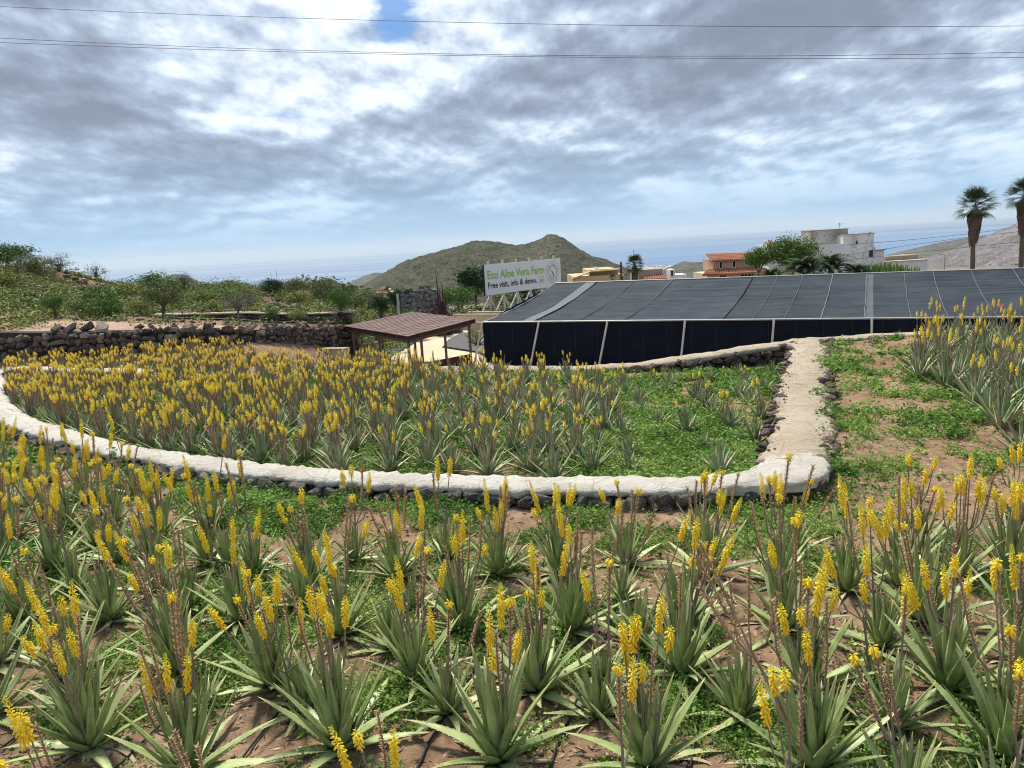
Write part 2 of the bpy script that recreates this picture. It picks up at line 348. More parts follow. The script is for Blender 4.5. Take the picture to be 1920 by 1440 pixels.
    g = n.mix(1.0, g, n.ramp(n.attr(), [(0, 0.62), (0.5, 1.0), (1.0, 1.0)]), 'MULTIPLY')
    g = n.mix(n.ramp(n.attr(), [(0.5, 0.0), (1.0, 1.0)]), g, (0.23, 0.25, 0.255))
    n.bump(st, 0.4, 0.04); M['net_roof'] = n.done(g, 0.8, 0.12)
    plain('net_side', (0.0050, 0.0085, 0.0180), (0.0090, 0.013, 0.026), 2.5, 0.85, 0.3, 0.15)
    plain('net_seam', (0.17, 0.19, 0.20), (0.12, 0.135, 0.145), 4, 0.85)
    plain('side_seam', (0.035, 0.042, 0.055), rough=0.85)
    plain('white_pole', (0.62, 0.61, 0.57), (0.48, 0.46, 0.42), 3, 0.6)
    plain('shingle', (0.235, 0.165, 0.148), (0.165, 0.112, 0.100), 3.0, 0.9, 0.4, 0.2, 0.35)
    plain('old_wood', (0.165, 0.125, 0.095), (0.105, 0.076, 0.058), 4, 0.85, 0.4)
    plain('dark_wood', (0.050, 0.032, 0.026), (0.030, 0.020, 0.016), 4, 0.85)
    plain('rust', (0.10, 0.040, 0.032), (0.055, 0.026, 0.026), 3, 0.85)
    plain('sign_white', (0.70, 0.75, 0.76), (0.66, 0.71, 0.72), 1, 0.6)
    plain('sign_green', (0.30, 0.52, 0.07), rough=0.6, c2=(0.28, 0.49, 0.06))
    plain('sign_black', (0.020, 0.021, 0.023), rough=0.6)
    plain('metal_letter', (0.035, 0.032, 0.030), rough=0.6)
    n = NT('weathered_white'); p = n.coord()
    mp = n.n('Mapping'); n.set(mp.inputs['Vector'], p); mp.inputs['Scale'].default_value = (1, 1, 0.45)
    f = n.noise(mp.outputs[0], 0.55, 8, 0.72); g = n.noise(mp.outputs[0], 2.2, 6, 0.75)
    col = n.mix(n.ramp(f, [(0.49, 0.0), (0.68, 0.8)]), (0.76, 0.755, 0.73), (0.36, 0.335, 0.29))
    col = n.mix(n.ramp(g, [(0.57, 0.0), (0.68, 0.65)]), col, (0.20, 0.19, 0.17)); M['weathered_white'] = n.done(col, 0.9, 0.15)
    n = NT('stained_block'); p = n.coord(); f = n.noise(p, 0.5, 8, 0.75); g = n.noise(p, 2.0, 6, 0.75)
    col = n.mix(n.ramp(f, [(0.42, 0.0), (0.60, 1.0)]), (0.50, 0.48, 0.43), (0.30, 0.275, 0.22)); col = n.mix(n.ramp(g, [(0.55, 0.0), (0.68, 0.7)]), col, (0.19, 0.175, 0.145)); M['stained_block'] = n.done(col, 0.95, 0.1)
    plain('white_render', (0.74, 0.735, 0.71), (0.66, 0.65, 0.62), 0.6, 0.9)
    plain('raw_block', (0.36, 0.32, 0.26), (0.24, 0.215, 0.175), 0.7, 0.95)
    plain('pink_render', (0.50, 0.33, 0.24), (0.44, 0.28, 0.20), 0.8, 0.9)
    plain('cream_render', (0.60, 0.50, 0.35), (0.54, 0.44, 0.30), 0.8, 0.9)
    plain('ochre_render', (0.52, 0.41, 0.235), (0.46, 0.355, 0.20), 0.8, 0.9)
    plain('terracotta', (0.46, 0.21, 0.135), (0.36, 0.15, 0.09), 2.2, 0.85, 0.0, 0.2, 0.3)
    n = NT('window_glass'); M['window_glass'] = n.done((0.012, 0.016, 0.020), 0.12, 0.5)
    plain('galvanised', (0.33, 0.34, 0.35), rough=0.5)
    plain('wire', (0.035, 0.036, 0.042), rough=0.6)
    # land further off
    def land(name, veg, bare, pale, k, lo=0.40, hi=0.58):
        n = NT(name); p = n.pos(); a = n.noise(p, 0.030 * k, 9, 0.74); b = n.noise(p, 0.0045 * k, 6, 0.6); c = n.noise(p, 0.16 * k, 5, 0.75)
        col = n.mix(n.ramp(a, [(lo, 0.0), (hi, 1.0)]), bare, veg)
        col = n.mix(n.ramp(b, [(0.5, 0.0), (0.68, 0.6)]), col, pale)
        col = n.mix(n.ramp(c, [(0.42, 0.95), (0.50, 0.0)]), col, tuple(x * 0.30 for x in veg))
        n.bump(n.math('ADD', a, n.math('MULTIPLY', c, 0.7)), 0.9, 5 / k); M[name] = n.done(col, 0.95, 0.1)
    land('scrub_hill', (0.052, 0.068, 0.036), (0.098, 0.088, 0.062), (0.135, 0.115, 0.088), 1.25, 0.46, 0.54)
    land('bare_mountain', (0.14, 0.128, 0.128), (0.25, 0.225, 0.228), (0.32, 0.29, 0.295), 0.7)
    land('far_hill', (0.085, 0.095, 0.075), (0.15, 0.135, 0.115), (0.20, 0.18, 0.155), 0.5)
    n = NT('sea'); p = n.pos()
    mp = n.n('Mapping'); n.set(mp.inputs['Vector'], p); mp.inputs['Scale'].default_value = (0.00004, 0.00022, 1)
    f = n.noise(mp.outputs[0], 1.0, 5, 0.6)
    M['sea'] = n.done(n.mix(n.ramp(f, [(0.4, 0.0), (0.62, 1.0)]), (0.030, 0.10, 0.22), (0.075, 0.175, 0.32)), n.ramp(f, [(0.4, 0.55), (0.6, 0.38)]), 0.3)
    plain('town_white', (0.62, 0.60, 0.56), (0.40, 0.36, 0.31), 0.01, 0.9)
mats()

# ------------------------------------------------------------------ lie of the land
# z = 0 is the soil of the near bed; the eye is 3.1 m above it
WALL = [(-19.5, 27.2), (-15.6, 22.9), (-13.73, 20.24), (-12.42, 18.15), (-11.21, 16.46), (-10.13, 15.17), (-8.97, 13.97), (-8.02, 13.1), (-6.4, 11.83), (-4.64, 10.65), (-3.29, 9.98),
        (-2.2, 9.50), (-1.09, 9.14), (-0.07, 8.86), (0.78, 8.64), (1.65, 8.44), (2.36, 8.38), (2.89, 8.60), (3.30, 9.02)]
BACK = [(-14.6, 24.4), (-13.67, 23.67), (-7.82, 21.15), (-4.6, 20.66), (-1.03, 20.0), (1.35, 18.95), (2.89, 18.56), (4.42, 18.38), (5.65, 18.25), (6.9, 18.3), (8.87, 18.5), (10.33, 18.34), (11.98, 17.9), (16, 17.0)]
BACKZ = [0.02, 0.02, -0.02, -0.06, -0.08, -0.05, 0.0, 0.15, 0.3, 0.4, 0.4, 0.4, 0.4, 0.4]
LEFT = [(-27, 27.2), (-22, 26.2), (-16.5, 25.3), (-12.5, 25.7), (-9.9, 26.7), (-8.9, 29.0), (-8.1, 32.4), (-6.9, 34.2)]
LEFTZ = [1.35, 1.30, 1.22, 0.98, 0.75, 0.45, 0.15, 0.0]
UPPER = [(-15.0, 33.0), (-11.6, 33.2), (-9.0, 33.4), (-8.0, 34.2), (-7.2, 35.0)]
def arr(L, k): return np.array([p[k] for p in L])
def y_wall(x): return np.interp(x, arr(WALL, 0), arr(WALL, 1))
def y_back(x): return np.interp(x, arr(BACK, 0), arr(BACK, 1))
def y_left(x): return np.interp(x, arr(LEFT, 0), arr(LEFT, 1))
def path_x(y): return 3.43 + 0.414 * (np.asarray(y, float) - 9.1)
def cap_z(y): return np.interp(y, [8.0, 9.0, 18.5], [0.28, 0.30, 0.42])
def ground_z(x, y, rough=True):
    x = np.asarray(x, float); y = np.asarray(y, float); r = np.hypot(x, y)
    right = ss(-0.1, 0.25, x - path_x(y)) * (0.24 * ss(6.8, 10.5, y) + 0.09 * ss(11, 18, y)) * ss(6, 8, y)
    inside = ss(-0.05, 0.25, y - y_wall(x)) * (1 - ss(-0.25, 0.1, x - path_x(y))) * ss(-20, -17, x)
    mid = 0.10 - 0.25 * ss(11, 17.5, y) * ss(-7, 1, x) - 0.1 * ss(11, 17, y) * ss(-9, -14, x)
    z = right + inside * mid + 0.06 * ss(1.5, 0.35, y_wall(x) - y) * ss(-0.1, 0.1, y_wall(x) - y) * (1 - ss(2.6, 3.4, x))
    drop = ss(0.15, 1.3, y - y_back(x)) * ss(-9.5, -5.5, x)
    z = z * (1 - drop) + (-2.0) * drop
    ledge = ss(0.05, 0.4, y - y_left(x)) * (1 - ss(-7.7, -6.3, x))
    hill = -0.80 - 0.106 * np.maximum(x, -34) + 0.30 * ss(34, 27, y) + 0.22 * ss(33.1, 33.6, y - np.interp(x, [-9, -5.6], [0.0, 2.6])) * ss(-16, -14.5, x)
    hill = hill - 1.2 * ss(-12, -6.5, x) * ss(36, 46, y)
    hill = hill + (fbm(x * 0.22, y * 0.22, 4, 5) - 0.47) * 1.5 * ss(35, 44, y)
    hill = hill + 1.1 * ss(-17, -31, x) * ss(32, 45, y)
    z = z * (1 - ledge) + np.where(y > 34, hill, np.minimum(hill, np.interp(x, arr(LEFT, 0), LEFTZ) - 0.12 + (y - 27) * (0.05 + 0.05 * ss(-18, -26, x)))) * ledge
    prof = np.interp(r, [0, 56, 80, 110, 160, 300, 800, 1500, 2600, 5000, 7800, 8300, 60000], [-2.0, -2.2, -4.5, -7, -12, -26, -62, -104, -160, -245, -316, -345, -345])
    far = ss(50, 74, r)
    if np.any(far > 0):
        prof = prof + (fbm(x * 0.004, y * 0.004, 5, 9) - 0.47) * np.clip((r - 100) * 0.02, 0, 26) * (1 - ss(7000, 8200, r))
    z = z * (1 - far) + prof * far
    if rough:
        near = 1 - ss(24, 60, r)
        z = z + near * ((fbm(x * 1.1, y * 1.1, 4, 3) - 0.47) * 0.10 + (fbm(x * 5.5, y * 5.5, 3, 21) - 0.44) * 0.055 * (1 - ss(10, 22, r)))
    return z
def gz(x, y): return float(ground_z(x, y))

def axis(lo, hi, step, far, n):
    g = np.geomspace(step, far, n); c = np.cumsum(g) * (far / np.cumsum(g)[-1])
    return np.concatenate([(lo - c)[::-1], np.arange(lo, hi, step), hi + c])
xs = np.concatenate([-np.geomspace(30, 30000, 60)[::-1][:-1], np.arange(-30, -9, 0.3), np.arange(-9, 9, 0.09), np.arange(9, 30, 0.3), np.geomspace(30, 30000, 60)])
ys = np.concatenate([[-60, -20, -6, 0, 1.5], np.arange(2.4, 11, 0.07), np.arange(11, 30, 0.16), np.arange(30, 60, 0.5), np.geomspace(60, 40000, 90)])
X, Y = np.meshgrid(xs, ys); Z = ground_z(X, Y)
nx, ny = len(xs), len(ys)
ii = np.arange(nx * ny).reshape(ny, nx)
Q = np.stack([ii[:-1, :-1].ravel(), ii[:-1, 1:].ravel(), ii[1:, 1:].ravel(), ii[1:, :-1].ravel()], 1)
structure(ob('ground', fast_mesh('ground', np.stack([X.ravel(), Y.ravel(), Z.ravel()], 1), Q, M['soil'], smooth=True)))

# sea
sea = MB(); sea.add([(-90000, 3000, -320), (90000, 3000, -320), (90000, 64000, -320), (-90000, 64000, -320)], [(0, 1, 2, 3)])
structure(ob('sea', sea.mesh('sea', M['sea'])))

# ------------------------------------------------------------------ hills
def hill(name, crest, y0, back, front, base, mat, nxg=160, nyg=90, rough=8.0, fs=0.012, seed=0, thick=None):
    """crest: (x, z) along the skyline, at distance y0; slopes fall to base in front and behind"""
    cx = np.array([c[0] for c in crest]); cz = np.array([c[1] for c in crest])
    gx = np.linspace(cx[0], cx[-1], nxg); gy = np.concatenate([np.linspace(-front, 0, nyg * 2 // 3), np.linspace(0, back, nyg // 3)[1:]])
    GX, GY = np.meshgrid(gx, gy)
    c = np.interp(GX, cx, cz)
    f = np.where(GY < 0, 1 - (-GY / front) ** 1.15, 1 - (GY / back) ** 1.3)
    gul = (fbm(GX * fs, GY * fs * 0.35, 5, seed) - 0.47)
    h = base + (c - base) * np.clip(f, 0, 1) + gul * rough * 2.2 * np.clip(-GY / front * 3, 0.18, 1) * np.clip(f * 3, 0, 1)
    h = h + (fbm(GX * fs * 7, GY * fs * 7, 4, seed + 4) - 0.47) * rough * 0.45
    h = np.where((f <= 0.02), base - 12, h)
    n1, n2 = GX.shape; k = np.arange(n1 * n2).reshape(n1, n2)
    q = np.stack([k[:-1, :-1].ravel(), k[:-1, 1:].ravel(), k[1:, 1:].ravel(), k[1:, :-1].ravel()], 1)
    s = 1 + GY / y0 * 0.0
    return structure(ob(name, fast_mesh(name, np.stack([(GX * s).ravel(), (y0 + GY).ravel(), h.ravel()], 1), q, mat, smooth=True)))
hill('hill', [(-420, -112), (-320, -81), (-268, -57), (-213, -31), (-170, -17), (-120, -7), (-78, 3), (-41, 8.5), (-12, 4), (25, -4), (52, 0), (70, 6), (84, 13), (96, 13.5), (114, 5), (135, -12), (167, -32), (205, -44), (240, -62), (290, -108)],
     1500, 300, 420, -112, M['scrub_hill'], 340, 190, 15.0, 0.016, 31)
hill('hill', [(120, -150), (180, -112), (215, -88), (236, -80), (262, -95), (300, -130), (340, -160)], 2100, 250, 300, -165, M['scrub_hill'], 90, 60, 6, 0.01, 41)
hill('hill', [(470, -200), (560, -155), (640, -125), (690, -108), (730, -114), (790, -112), (850, -122), (950, -128), (1060, -118), (1180, -150), (1300, -200)], 3000, 400, 500, -200, M['far_hill'], 120, 60, 10, 0.008, 51)
hill('hill', [(-1500, -150), (-1400, -100), (-1330, -62), (-1276, -44), (-1230, -52), (-1180, -85), (-1060, -112), (-900, -128), (-700, -160)], 3000, 300, 350, -165, M['far_hill'], 110, 50, 6, 0.01, 61)
hill('hill', [(-1250, -200), (-1150, -170), (-1075, -150), (-1010, -146), (-950, -160), (-900, -175), (-820, -215)], 4300, 300, 300, -215, M['far_hill'], 70, 40, 6, 0.01, 63)
hill('hill', [(-1300, -240), (-1210, -200), (-1150, -165), (-1090, -158), (-1020, -190), (-960, -186), (-870, -150), (-800, -134), (-740, -138), (-690, -165), (-600, -235)], 4750, 350, 400, -240, M['far_hill'], 90, 45, 7, 0.008, 71)
hill('mountain', [(1500, -260), (1640, -205), (1760, -166), (1880, -114), (2002, -54), (2150, 20), (2400, 130), (2800, 260), (3300, 380), (3900, 300), (4600, 100)], 3000, 900, 900, -260, M['bare_mountain'], 220, 130, 34, 0.004, 81)
hill('headland', [(2500, -290), (2800, -235), (3150, -170), (3420, -145), (3800, -160), (4300, -150), (5000, -200)], 5600, 500, 500, -310, M['far_hill'], 90, 40, 12, 0.004, 91)

# the town on the coastal plain: thousands of tiny blocks that read as one mass
tv = []; tq = []; tn = 0
def town(x0, x1, y0, y1, n, smin=8, smax=26):
    global tn
    for _ in range(n):
        x = random.uniform(x0, x1); y = random.uniform(y0, y1); w = random.uniform(smin, smax); d = random.uniform(smin, smax); h = random.uniform(4, 13)
        z = gz(x, y) - 1
        c = [(x - w, y - d), (x + w, y - d), (x + w, y + d), (x - w, y + d)]
        tv.extend([(*p, z) for p in c] + [(*p, z + h) for p in c])
        for f in ((4, 5, 6, 7), (0, 1, 5, 4), (1, 2, 6, 5), (2, 3, 7, 6), (3, 0, 4, 7)): tq.append([tn + i for i in f])
        tn += 8
town(-3100, -800, 5200, 7600, 900); town(-1200, -650, 4800, 7000, 420); town(900, 2600, 5200, 7600, 500); town(2300, 4200, 6300, 7800, 260)
stuff(tag(ob('distant_town', fast_mesh('distant_town', np.array(tv), np.array(tq), M['town_white'])), 'pale scatter of distant town buildings along the coast', 'town'))

# ------------------------------------------------------------------ stones and dry-stone walls
def rock_mesh(name, mat, seed, flat=0.75):
    r = random.Random(seed); bm = bmesh.new()
    for _ in range(20):
        d = Vector((r.gauss(0, 1), r.gauss(0, 1), r.gauss(0, 1))).normalized()
        p = Vector([math.copysign(abs(c) ** 0.62, c) for c in d]) * r.uniform(0.40, 0.56)
        bm.verts.new((p.x, p.y, p.z * flat))
    g = bmesh.ops.convex_hull(bm, input=bm.verts)
    bmesh.ops.delete(bm, geom=[v for v in bm.verts if not v.link_faces], context='VERTS')
    bmesh.ops.bevel(bm, geom=list(bm.edges), offset=0.035, segments=1, affect='EDGES', profile=0.6) if False else None
    me = bpy.data.meshes.new(name); bm.to_mesh(me); bm.free(); me.materials.append(mat); return me
ROCK = {k: [rock_mesh('stone', M[k], 100 + i, 0.8) for i in range(10)] for k in ('basalt', 'grey_basalt', 'lava_red', 'grey_stone')}
def sample(poly, step):
    """even samples (x, y, tangent angle, arc) along a polyline"""
    P = np.array(poly, float); d = np.hypot(*np.diff(P, axis=0).T); c = np.concatenate([[0], np.cumsum(d)])
    s = np.arange(0, c[-1], step); x = np.interp(s, c, P[:, 0]); y = np.interp(s, c, P[:, 1])
    x2 = np.interp(s + 0.15, c, P[:, 0]) - np.interp(s - 0.15, c, P[:, 0]); y2 = np.interp(s + 0.15, c, P[:, 1]) - np.interp(s - 0.15, c, P[:, 1])
    return x, y, np.arctan2(y2, x2), s
def smooth_poly(poly, it=2):
    for _ in range(it):
        q = [poly[0]]
        for a, b in zip(poly[:-1], poly[1:]):
            q += [tuple(0.75 * u + 0.25 * v for u, v in zip(a, b)), tuple(0.25 * u + 0.75 * v for u, v in zip(a, b))]
        poly = q + [poly[-1]]
    return poly
def cap_mesh(name, x, y, th, top, w, thick, mat, edge=0.07, seed=0, droop=0.05):
    """cement coping with uneven edges, cast over the stones"""
    n = len(x); m = 7; V = []; F = []
    s = np.arange(n)
    st = np.hypot(np.gradient(x), np.gradient(y)); q = np.cumsum(st)
    def wob(k): return (fbm(q * 1.6, q * 0 + k, 2, seed + k) - 0.37) * 1.5 * edge + (vnoise(q * 9.0, q * 0 + k, seed + k + 5) - 0.5) * edge * 0.8 + (vnoise(q * 23.0, q * 0 + k, seed + k + 8) - 0.5) * edge * 0.5
    el = wob(1); er = wob(2); hz = (fbm(q * 1.3, q * 0, 3, seed + 7) - 0.44) * 0.05
    for i in range(n):
        nx_, ny_ = -math.sin(th[i]), math.cos(th[i])
        a = -w / 2 + el[i]; b = w / 2 + er[i]; hc = (vnoise(q[i] * 4.0, 3.3, seed) - 0.5) * 0.016
        prof = [(a + 0.015, -thick - droop * random.random()), (a, -0.045), (a + 0.05, -0.008), ((a + b) / 2, 0.012 + hc), (b - 0.05, -0.008), (b, -0.045), (b - 0.015, -thick - droop * random.random())]
        for o, dz in prof: jj = random.uniform(-.022, .022); V.append((x[i] + nx_ * (o + jj), y[i] + ny_ * (o + jj), top[i] + dz + hz[i] + random.uniform(-.011, .011)))
    for i in range(n - 1):
        for j in range(m - 1): F.append((i * m + j, (i + 1) * m + j, (i + 1) * m + j + 1, i * m + j + 1))
        F.append((i * m, i * m + m - 1, (i + 1) * m + m - 1, (i + 1) * m))
    F += [tuple(range(m)), tuple((n - 1) * m + j for j in range(m))[::-1]]
    b = MB(); b.add(V, F); return b.mesh(name, mat, True)
def core_mesh(name, x, y, th, lo, hi, w, mat):
    V = []; F = []; n = len(x)
    for i in range(n):
        nx_, ny_ = -math.sin(th[i]), math.cos(th[i])
        for o, z in ((-w / 2, lo[i]), (-w / 2, hi[i]), (w / 2, hi[i]), (w / 2, lo[i])): V.append((x[i] + nx_ * o, y[i] + ny_ * o, z))
    for i in range(n - 1):
        for j in range(4): F.append((i * 4 + j, (i + 1) * 4 + j, (i + 1) * 4 + (j + 1) % 4, i * 4 + (j + 1) % 4))
    F += [(0, 1, 2, 3), ((n - 1) * 4 + 3, (n - 1) * 4 + 2, (n - 1) * 4 + 1, (n - 1) * 4)]
    b = MB(); b.add(V, F); return b.mesh(name, mat)
def lay_stones(parent, poly, side, w, zlo, zhi, size, kind, seed, hvar=0.35, proud=0.02, limit=300, skip=None):
    """courses of uneven stones against one face of a wall; side +1 = left of the direction of travel"""
    r = random.Random(seed); L = sample(poly, 0.05); tot = L[3][-1]; s = 0.0; cnt = 0
    ncol = []
    hmax = max(zhi(q) - zlo(q) for q in np.linspace(0, tot, 30)); rows = max(1, int(round(hmax / (size * 0.72))))
    for k in range(rows):
        s = r.uniform(0, size * 0.6)
        while s < tot - size * 0.3:
            wl = size * r.choice((0.55, 0.8, 1.0, 1.25, 1.6)) * r.uniform(0.85, 1.15); q = min(s + wl / 2, tot)
            i = min(int(q / 0.05), len(L[0]) - 1)
            h0, h1 = zlo(q), zhi(q); ch = size * 0.72
            z = h0 + ch * (k + 0.5) + r.uniform(-0.22, 0.22) * size
            s += wl * 0.93
            if z > h1 - ch * 0.2: continue
            if skip and skip(L[0][i], L[1][i]): continue
            if cnt >= limit: return
            nx_, ny_ = -math.sin(L[2][i]) * side, math.cos(L[2][i]) * side
            o = w / 2 - size * 0.22 + r.uniform(-0.02, proud + 0.02)
            hh = ch * r.uniform(0.85, 1.55)
            ob('stone', r.choice(ROCK[kind]), parent, (L[0][i] + nx_ * o, L[1][i] + ny_ * o, z),
               (r.uniform(-0.3, 0.3), r.uniform(-0.3, 0.3), L[2][i] + r.uniform(-0.35, 0.35) + r.choice((0, math.pi))), (wl * 1.08, size * r.uniform(0.8, 1.05), hh * 1.2)); cnt += 1

# the low whitewashed wall that curves round the bed
wp = smooth_poly([(-9.6, 20.2), (-12.38, 21.42), (-13.9, 22.35), (-14.75, 22.45), (-14.75, 21.6)] + WALL[2:])
x, y, th, s = sample(wp, 0.06)
# stop where it meets the path wall
ztop = np.full(len(x), 0.30)
cw = thing('curved_wall', 'low curved stone wall with whitewashed coping in front of the flowering bed', 'wall')
ob('coping', cap_mesh('coping', x, y, th, ztop, 0.50, 0.07, M['whitewash'], 0.09, 3, 0.05), cw)
ob('core', core_mesh('core', x, y, th, ztop * 0 - 0.25, ztop - 0.09, 0.40, M['wall_core']), cw)
lay_stones(cw, wp, -1, 0.52, lambda q: -0.08, lambda q: 0.26, 0.21, 'grey_basalt', 5, proud=0.06)
lay_stones(cw, wp[:48], -1 * -1, 0.52, lambda q: -0.06, lambda q: 0.24, 0.30, 'basalt', 6)

# the wall one can walk on, running back to the shade house
PATH = [(float(path_x(v)) + (0.05 * math.sin(v * 1.3)), v) for v in (8.95, 9.4, 10, 11, 12, 13, 14, 15, 16, 17, 18.25)]
x, y, th, s = sample(smooth_poly(PATH), 0.06)
pw = thing('path_wall', 'straight walkable stone wall with beige cement top leading to the shade house', 'wall')
ob('coping', cap_mesh('coping', x, y, th, cap_z(y) + 0.008, 0.80, 0.07, M['cement_cap'], 0.10, 12, 0.05), pw)
ob('core', core_mesh('core', x, y, th, x * 0 - 0.3, cap_z(y) - 0.08, 0.50, M['wall_core']), pw)
lay_stones(pw, PATH, 1, 0.66, lambda q: -0.16, lambda q: 0.27 + q * 0.010, 0.22, 'lava_red', 15, proud=0.06)
lay_stones(pw, PATH, -1, 0.72, lambda q: 0.08 + 0.012 * q, lambda q: 0.30 + q * 0.013, 0.20, 'lava_red', 16, proud=0.05)
# whitewashed corner where the two walls meet
cpts = smooth_poly([(3.10, 9.24), (3.5, 9.33), (3.80, 9.22), (3.74, 8.80), (3.52, 8.36), (3.20, 8.16), (2.84, 8.10), (2.4, 8.12), (2.12, 8.18), (2.20, 8.50), (2.58, 8.60), (2.90, 8.78), (3.10, 9.24)], 2)[:-1]
cpts = [(p[0] + random.uniform(-.02, .02), p[1] + random.uniform(-.02, .02)) for p in cpts]
cc = (3.15, 8.45); cm_ = MB(); k = len(cpts); rings = [(1.0, 0.20), (1.0, 0.285), (0.93, 0.318), (0.5, 0.333)]
V = [(cc[0] + (p[0] - cc[0]) * f, cc[1] + (p[1] - cc[1]) * f, z + random.uniform(-.006, .006)) for f, z in rings for p in cpts] + [(cc[0], cc[1], 0.335)]
cm_.add(V, [(j * k + i, j * k + (i + 1) % k, (j + 1) * k + (i + 1) % k, (j + 1) * k + i) for j in range(3) for i in range(k)] + [(3 * k + i, 3 * k + (i + 1) % k, 4 * k) for i in range(k)])
ob('corner_coping', cm_.mesh('corner_coping', M['whitewash'], True), pw)
cm_ = MB(); cm_.slab([(cc[0] + (p[0] - cc[0]) * .86, cc[1] + (p[1] - cc[1]) * .86) for p in cpts], -0.2, 0.22); ob('core', cm_.mesh('core', M['wall_core']), pw)
lay_stones(pw, [(2.1, 8.21), (2.84, 8.13), (3.22, 8.19), (3.53, 8.42), (3.74, 8.84), (3.8, 9.1)], -1, 0.0, lambda q: -0.05, lambda q: 0.24, 0.24, 'basalt', 19)
r = random.Random(88)
for k in range(150):        # small stones bedded along both edges of the walkway
    v = r.uniform(9.2, 18.0); sd = r.choice((-1, 1)); off = sd * r.uniform(.36, .47)
    ob('stone', r.choice(ROCK['lava_red']), pw, (float(path_x(v)) + off * .92, v - off * .38, float(cap_z(v)) - r.uniform(.0, .06)), (r.uniform(-.3, .3), r.uniform(-.3, .3), r.uniform(0, 6)), (r.uniform(.10, .22), r.uniform(.07, .13), r.uniform(.05, .10)))

# the wall between the beds and the shade house
bp = [p for p in BACK if p[0] > -5]
x, y, th, s = sample(bp, 0.15)
zt = np.interp(x, arr(BACK, 0), BACKZ)
tw = thing('bed_back_wall', 'stone wall with beige coping along the foot of the dark shade house', 'wall')
ob('coping', cap_mesh('coping', x, y, th, zt, 0.60, 0.09, M['cement_cap'], 0.09, 22, 0.05), tw)
ob('core', core_mesh('core', x, y, th, zt * 0 - 2.1, zt - 0.1, 0.42, M['wall_core']), tw)
sub = [p for p in bp if p[0] > -1.2]
zb = lambda q: 0
cum = np.concatenate([[0], np.cumsum(np.hypot(*np.diff(np.array(sub), axis=0).T))]); subx = np.array([p[0] for p in sub])
zq = lambda q: float(np.interp(np.interp(q, cum, subx), arr(BACK, 0), BACKZ))
lay_stones(tw, sub, -1, 0.56, lambda q: -0.20 if np.interp(q, cum, subx) < 7.2 else 0.26, lambda q: zq(q) - 0.04, 0.20, 'lava_red', 25, proud=0.05)

# tall dry-stone wall at the back left
lp = smooth_poly(LEFT, 1)
x, y, th, s = sample(lp, 0.2)
zt = np.interp(x, arr(LEFT, 0), LEFTZ)
lw = thing('dry_stone_wall', 'tall dry wall of dark lava stones behind the yellow flowers', 'wall')
ob('core', core_mesh('core', x, y, th, zt * 0 - 1.3, zt - 0.10, 0.50, M['wall_core']), lw)
cumL = np.concatenate([[0], np.cumsum(np.hypot(*np.diff(np.array(lp), axis=0).T))]); lx = np.array([p[0] for p in lp])
vis = [p for p in lp if p[0] > -18.6]; cumL = np.concatenate([[0], np.cumsum(np.hypot(*np.diff(np.array(vis), axis=0).T))]); lx = np.array([p[0] for p in vis])
lay_stones(lw, vis, -1, 0.62, lambda q: float(np.interp(np.interp(q, cumL, lx), [-10, -8.9, -8.1, -6.9], [-0.02, -0.5, -0.9, -1.1])), lambda q: float(np.interp(np.interp(q, cumL, lx), arr(LEFT, 0), LEFTZ)) + 0.04, 0.27, 'lava_red', 35, proud=0.08)
r = random.Random(3)
for k in range(26):     # loose stones on its crest
    q = r.uniform(0, cumL[-1]); xx = float(np.interp(q, cumL, lx)); yy = float(y_left(xx)); zz = float(np.interp(xx, arr(LEFT, 0), LEFTZ))
    big = r.uniform(0.2, 0.34) * (1.25 if xx < -13 else 1.0)
    ob('stone', r.choice(ROCK['lava_red']), lw, (xx, yy + r.uniform(-0.15, 0.2), zz + 0.02), (r.uniform(0, 1), r.uniform(0, 1), r.uniform(0, 6)), (big * 1.3, big, big * 0.7))

# upper terrace wall
up_ = UPPER; x, y, th, s = sample(up_, 0.2); zt = np.interp(x, [-15, -11.6, -5.6], [0.93, 0.82, 0.30])
uw = thing('terrace_wall', 'low dark stone terrace wall with pale coping among the shrubs', 'wall')
ob('coping', cap_mesh('coping', x, y, th, zt, 0.40, 0.06, M['cement_cap'], 0.06, 42, 0.04), uw)
ob('core', core_mesh('core', x, y, th, zt - 0.9, zt - 0.07, 0.30, M['wall_core']), uw)
cu = np.concatenate([[0], np.cumsum(np.hypot(*np.diff(np.array(up_), axis=0).T))]); ux = np.array([p[0] for p in up_])
lay_stones(uw, up_, -1, 0.42, lambda q: float(np.interp(np.interp(q, cu, ux), [-15, -11.6, -5.6], [0.42, 0.32, -0.25])), lambda q: float(np.interp(np.interp(q, cu, ux), [-15, -11.6, -5.6], [0.88, 0.77, 0.25])), 0.26, 'basalt', 45)

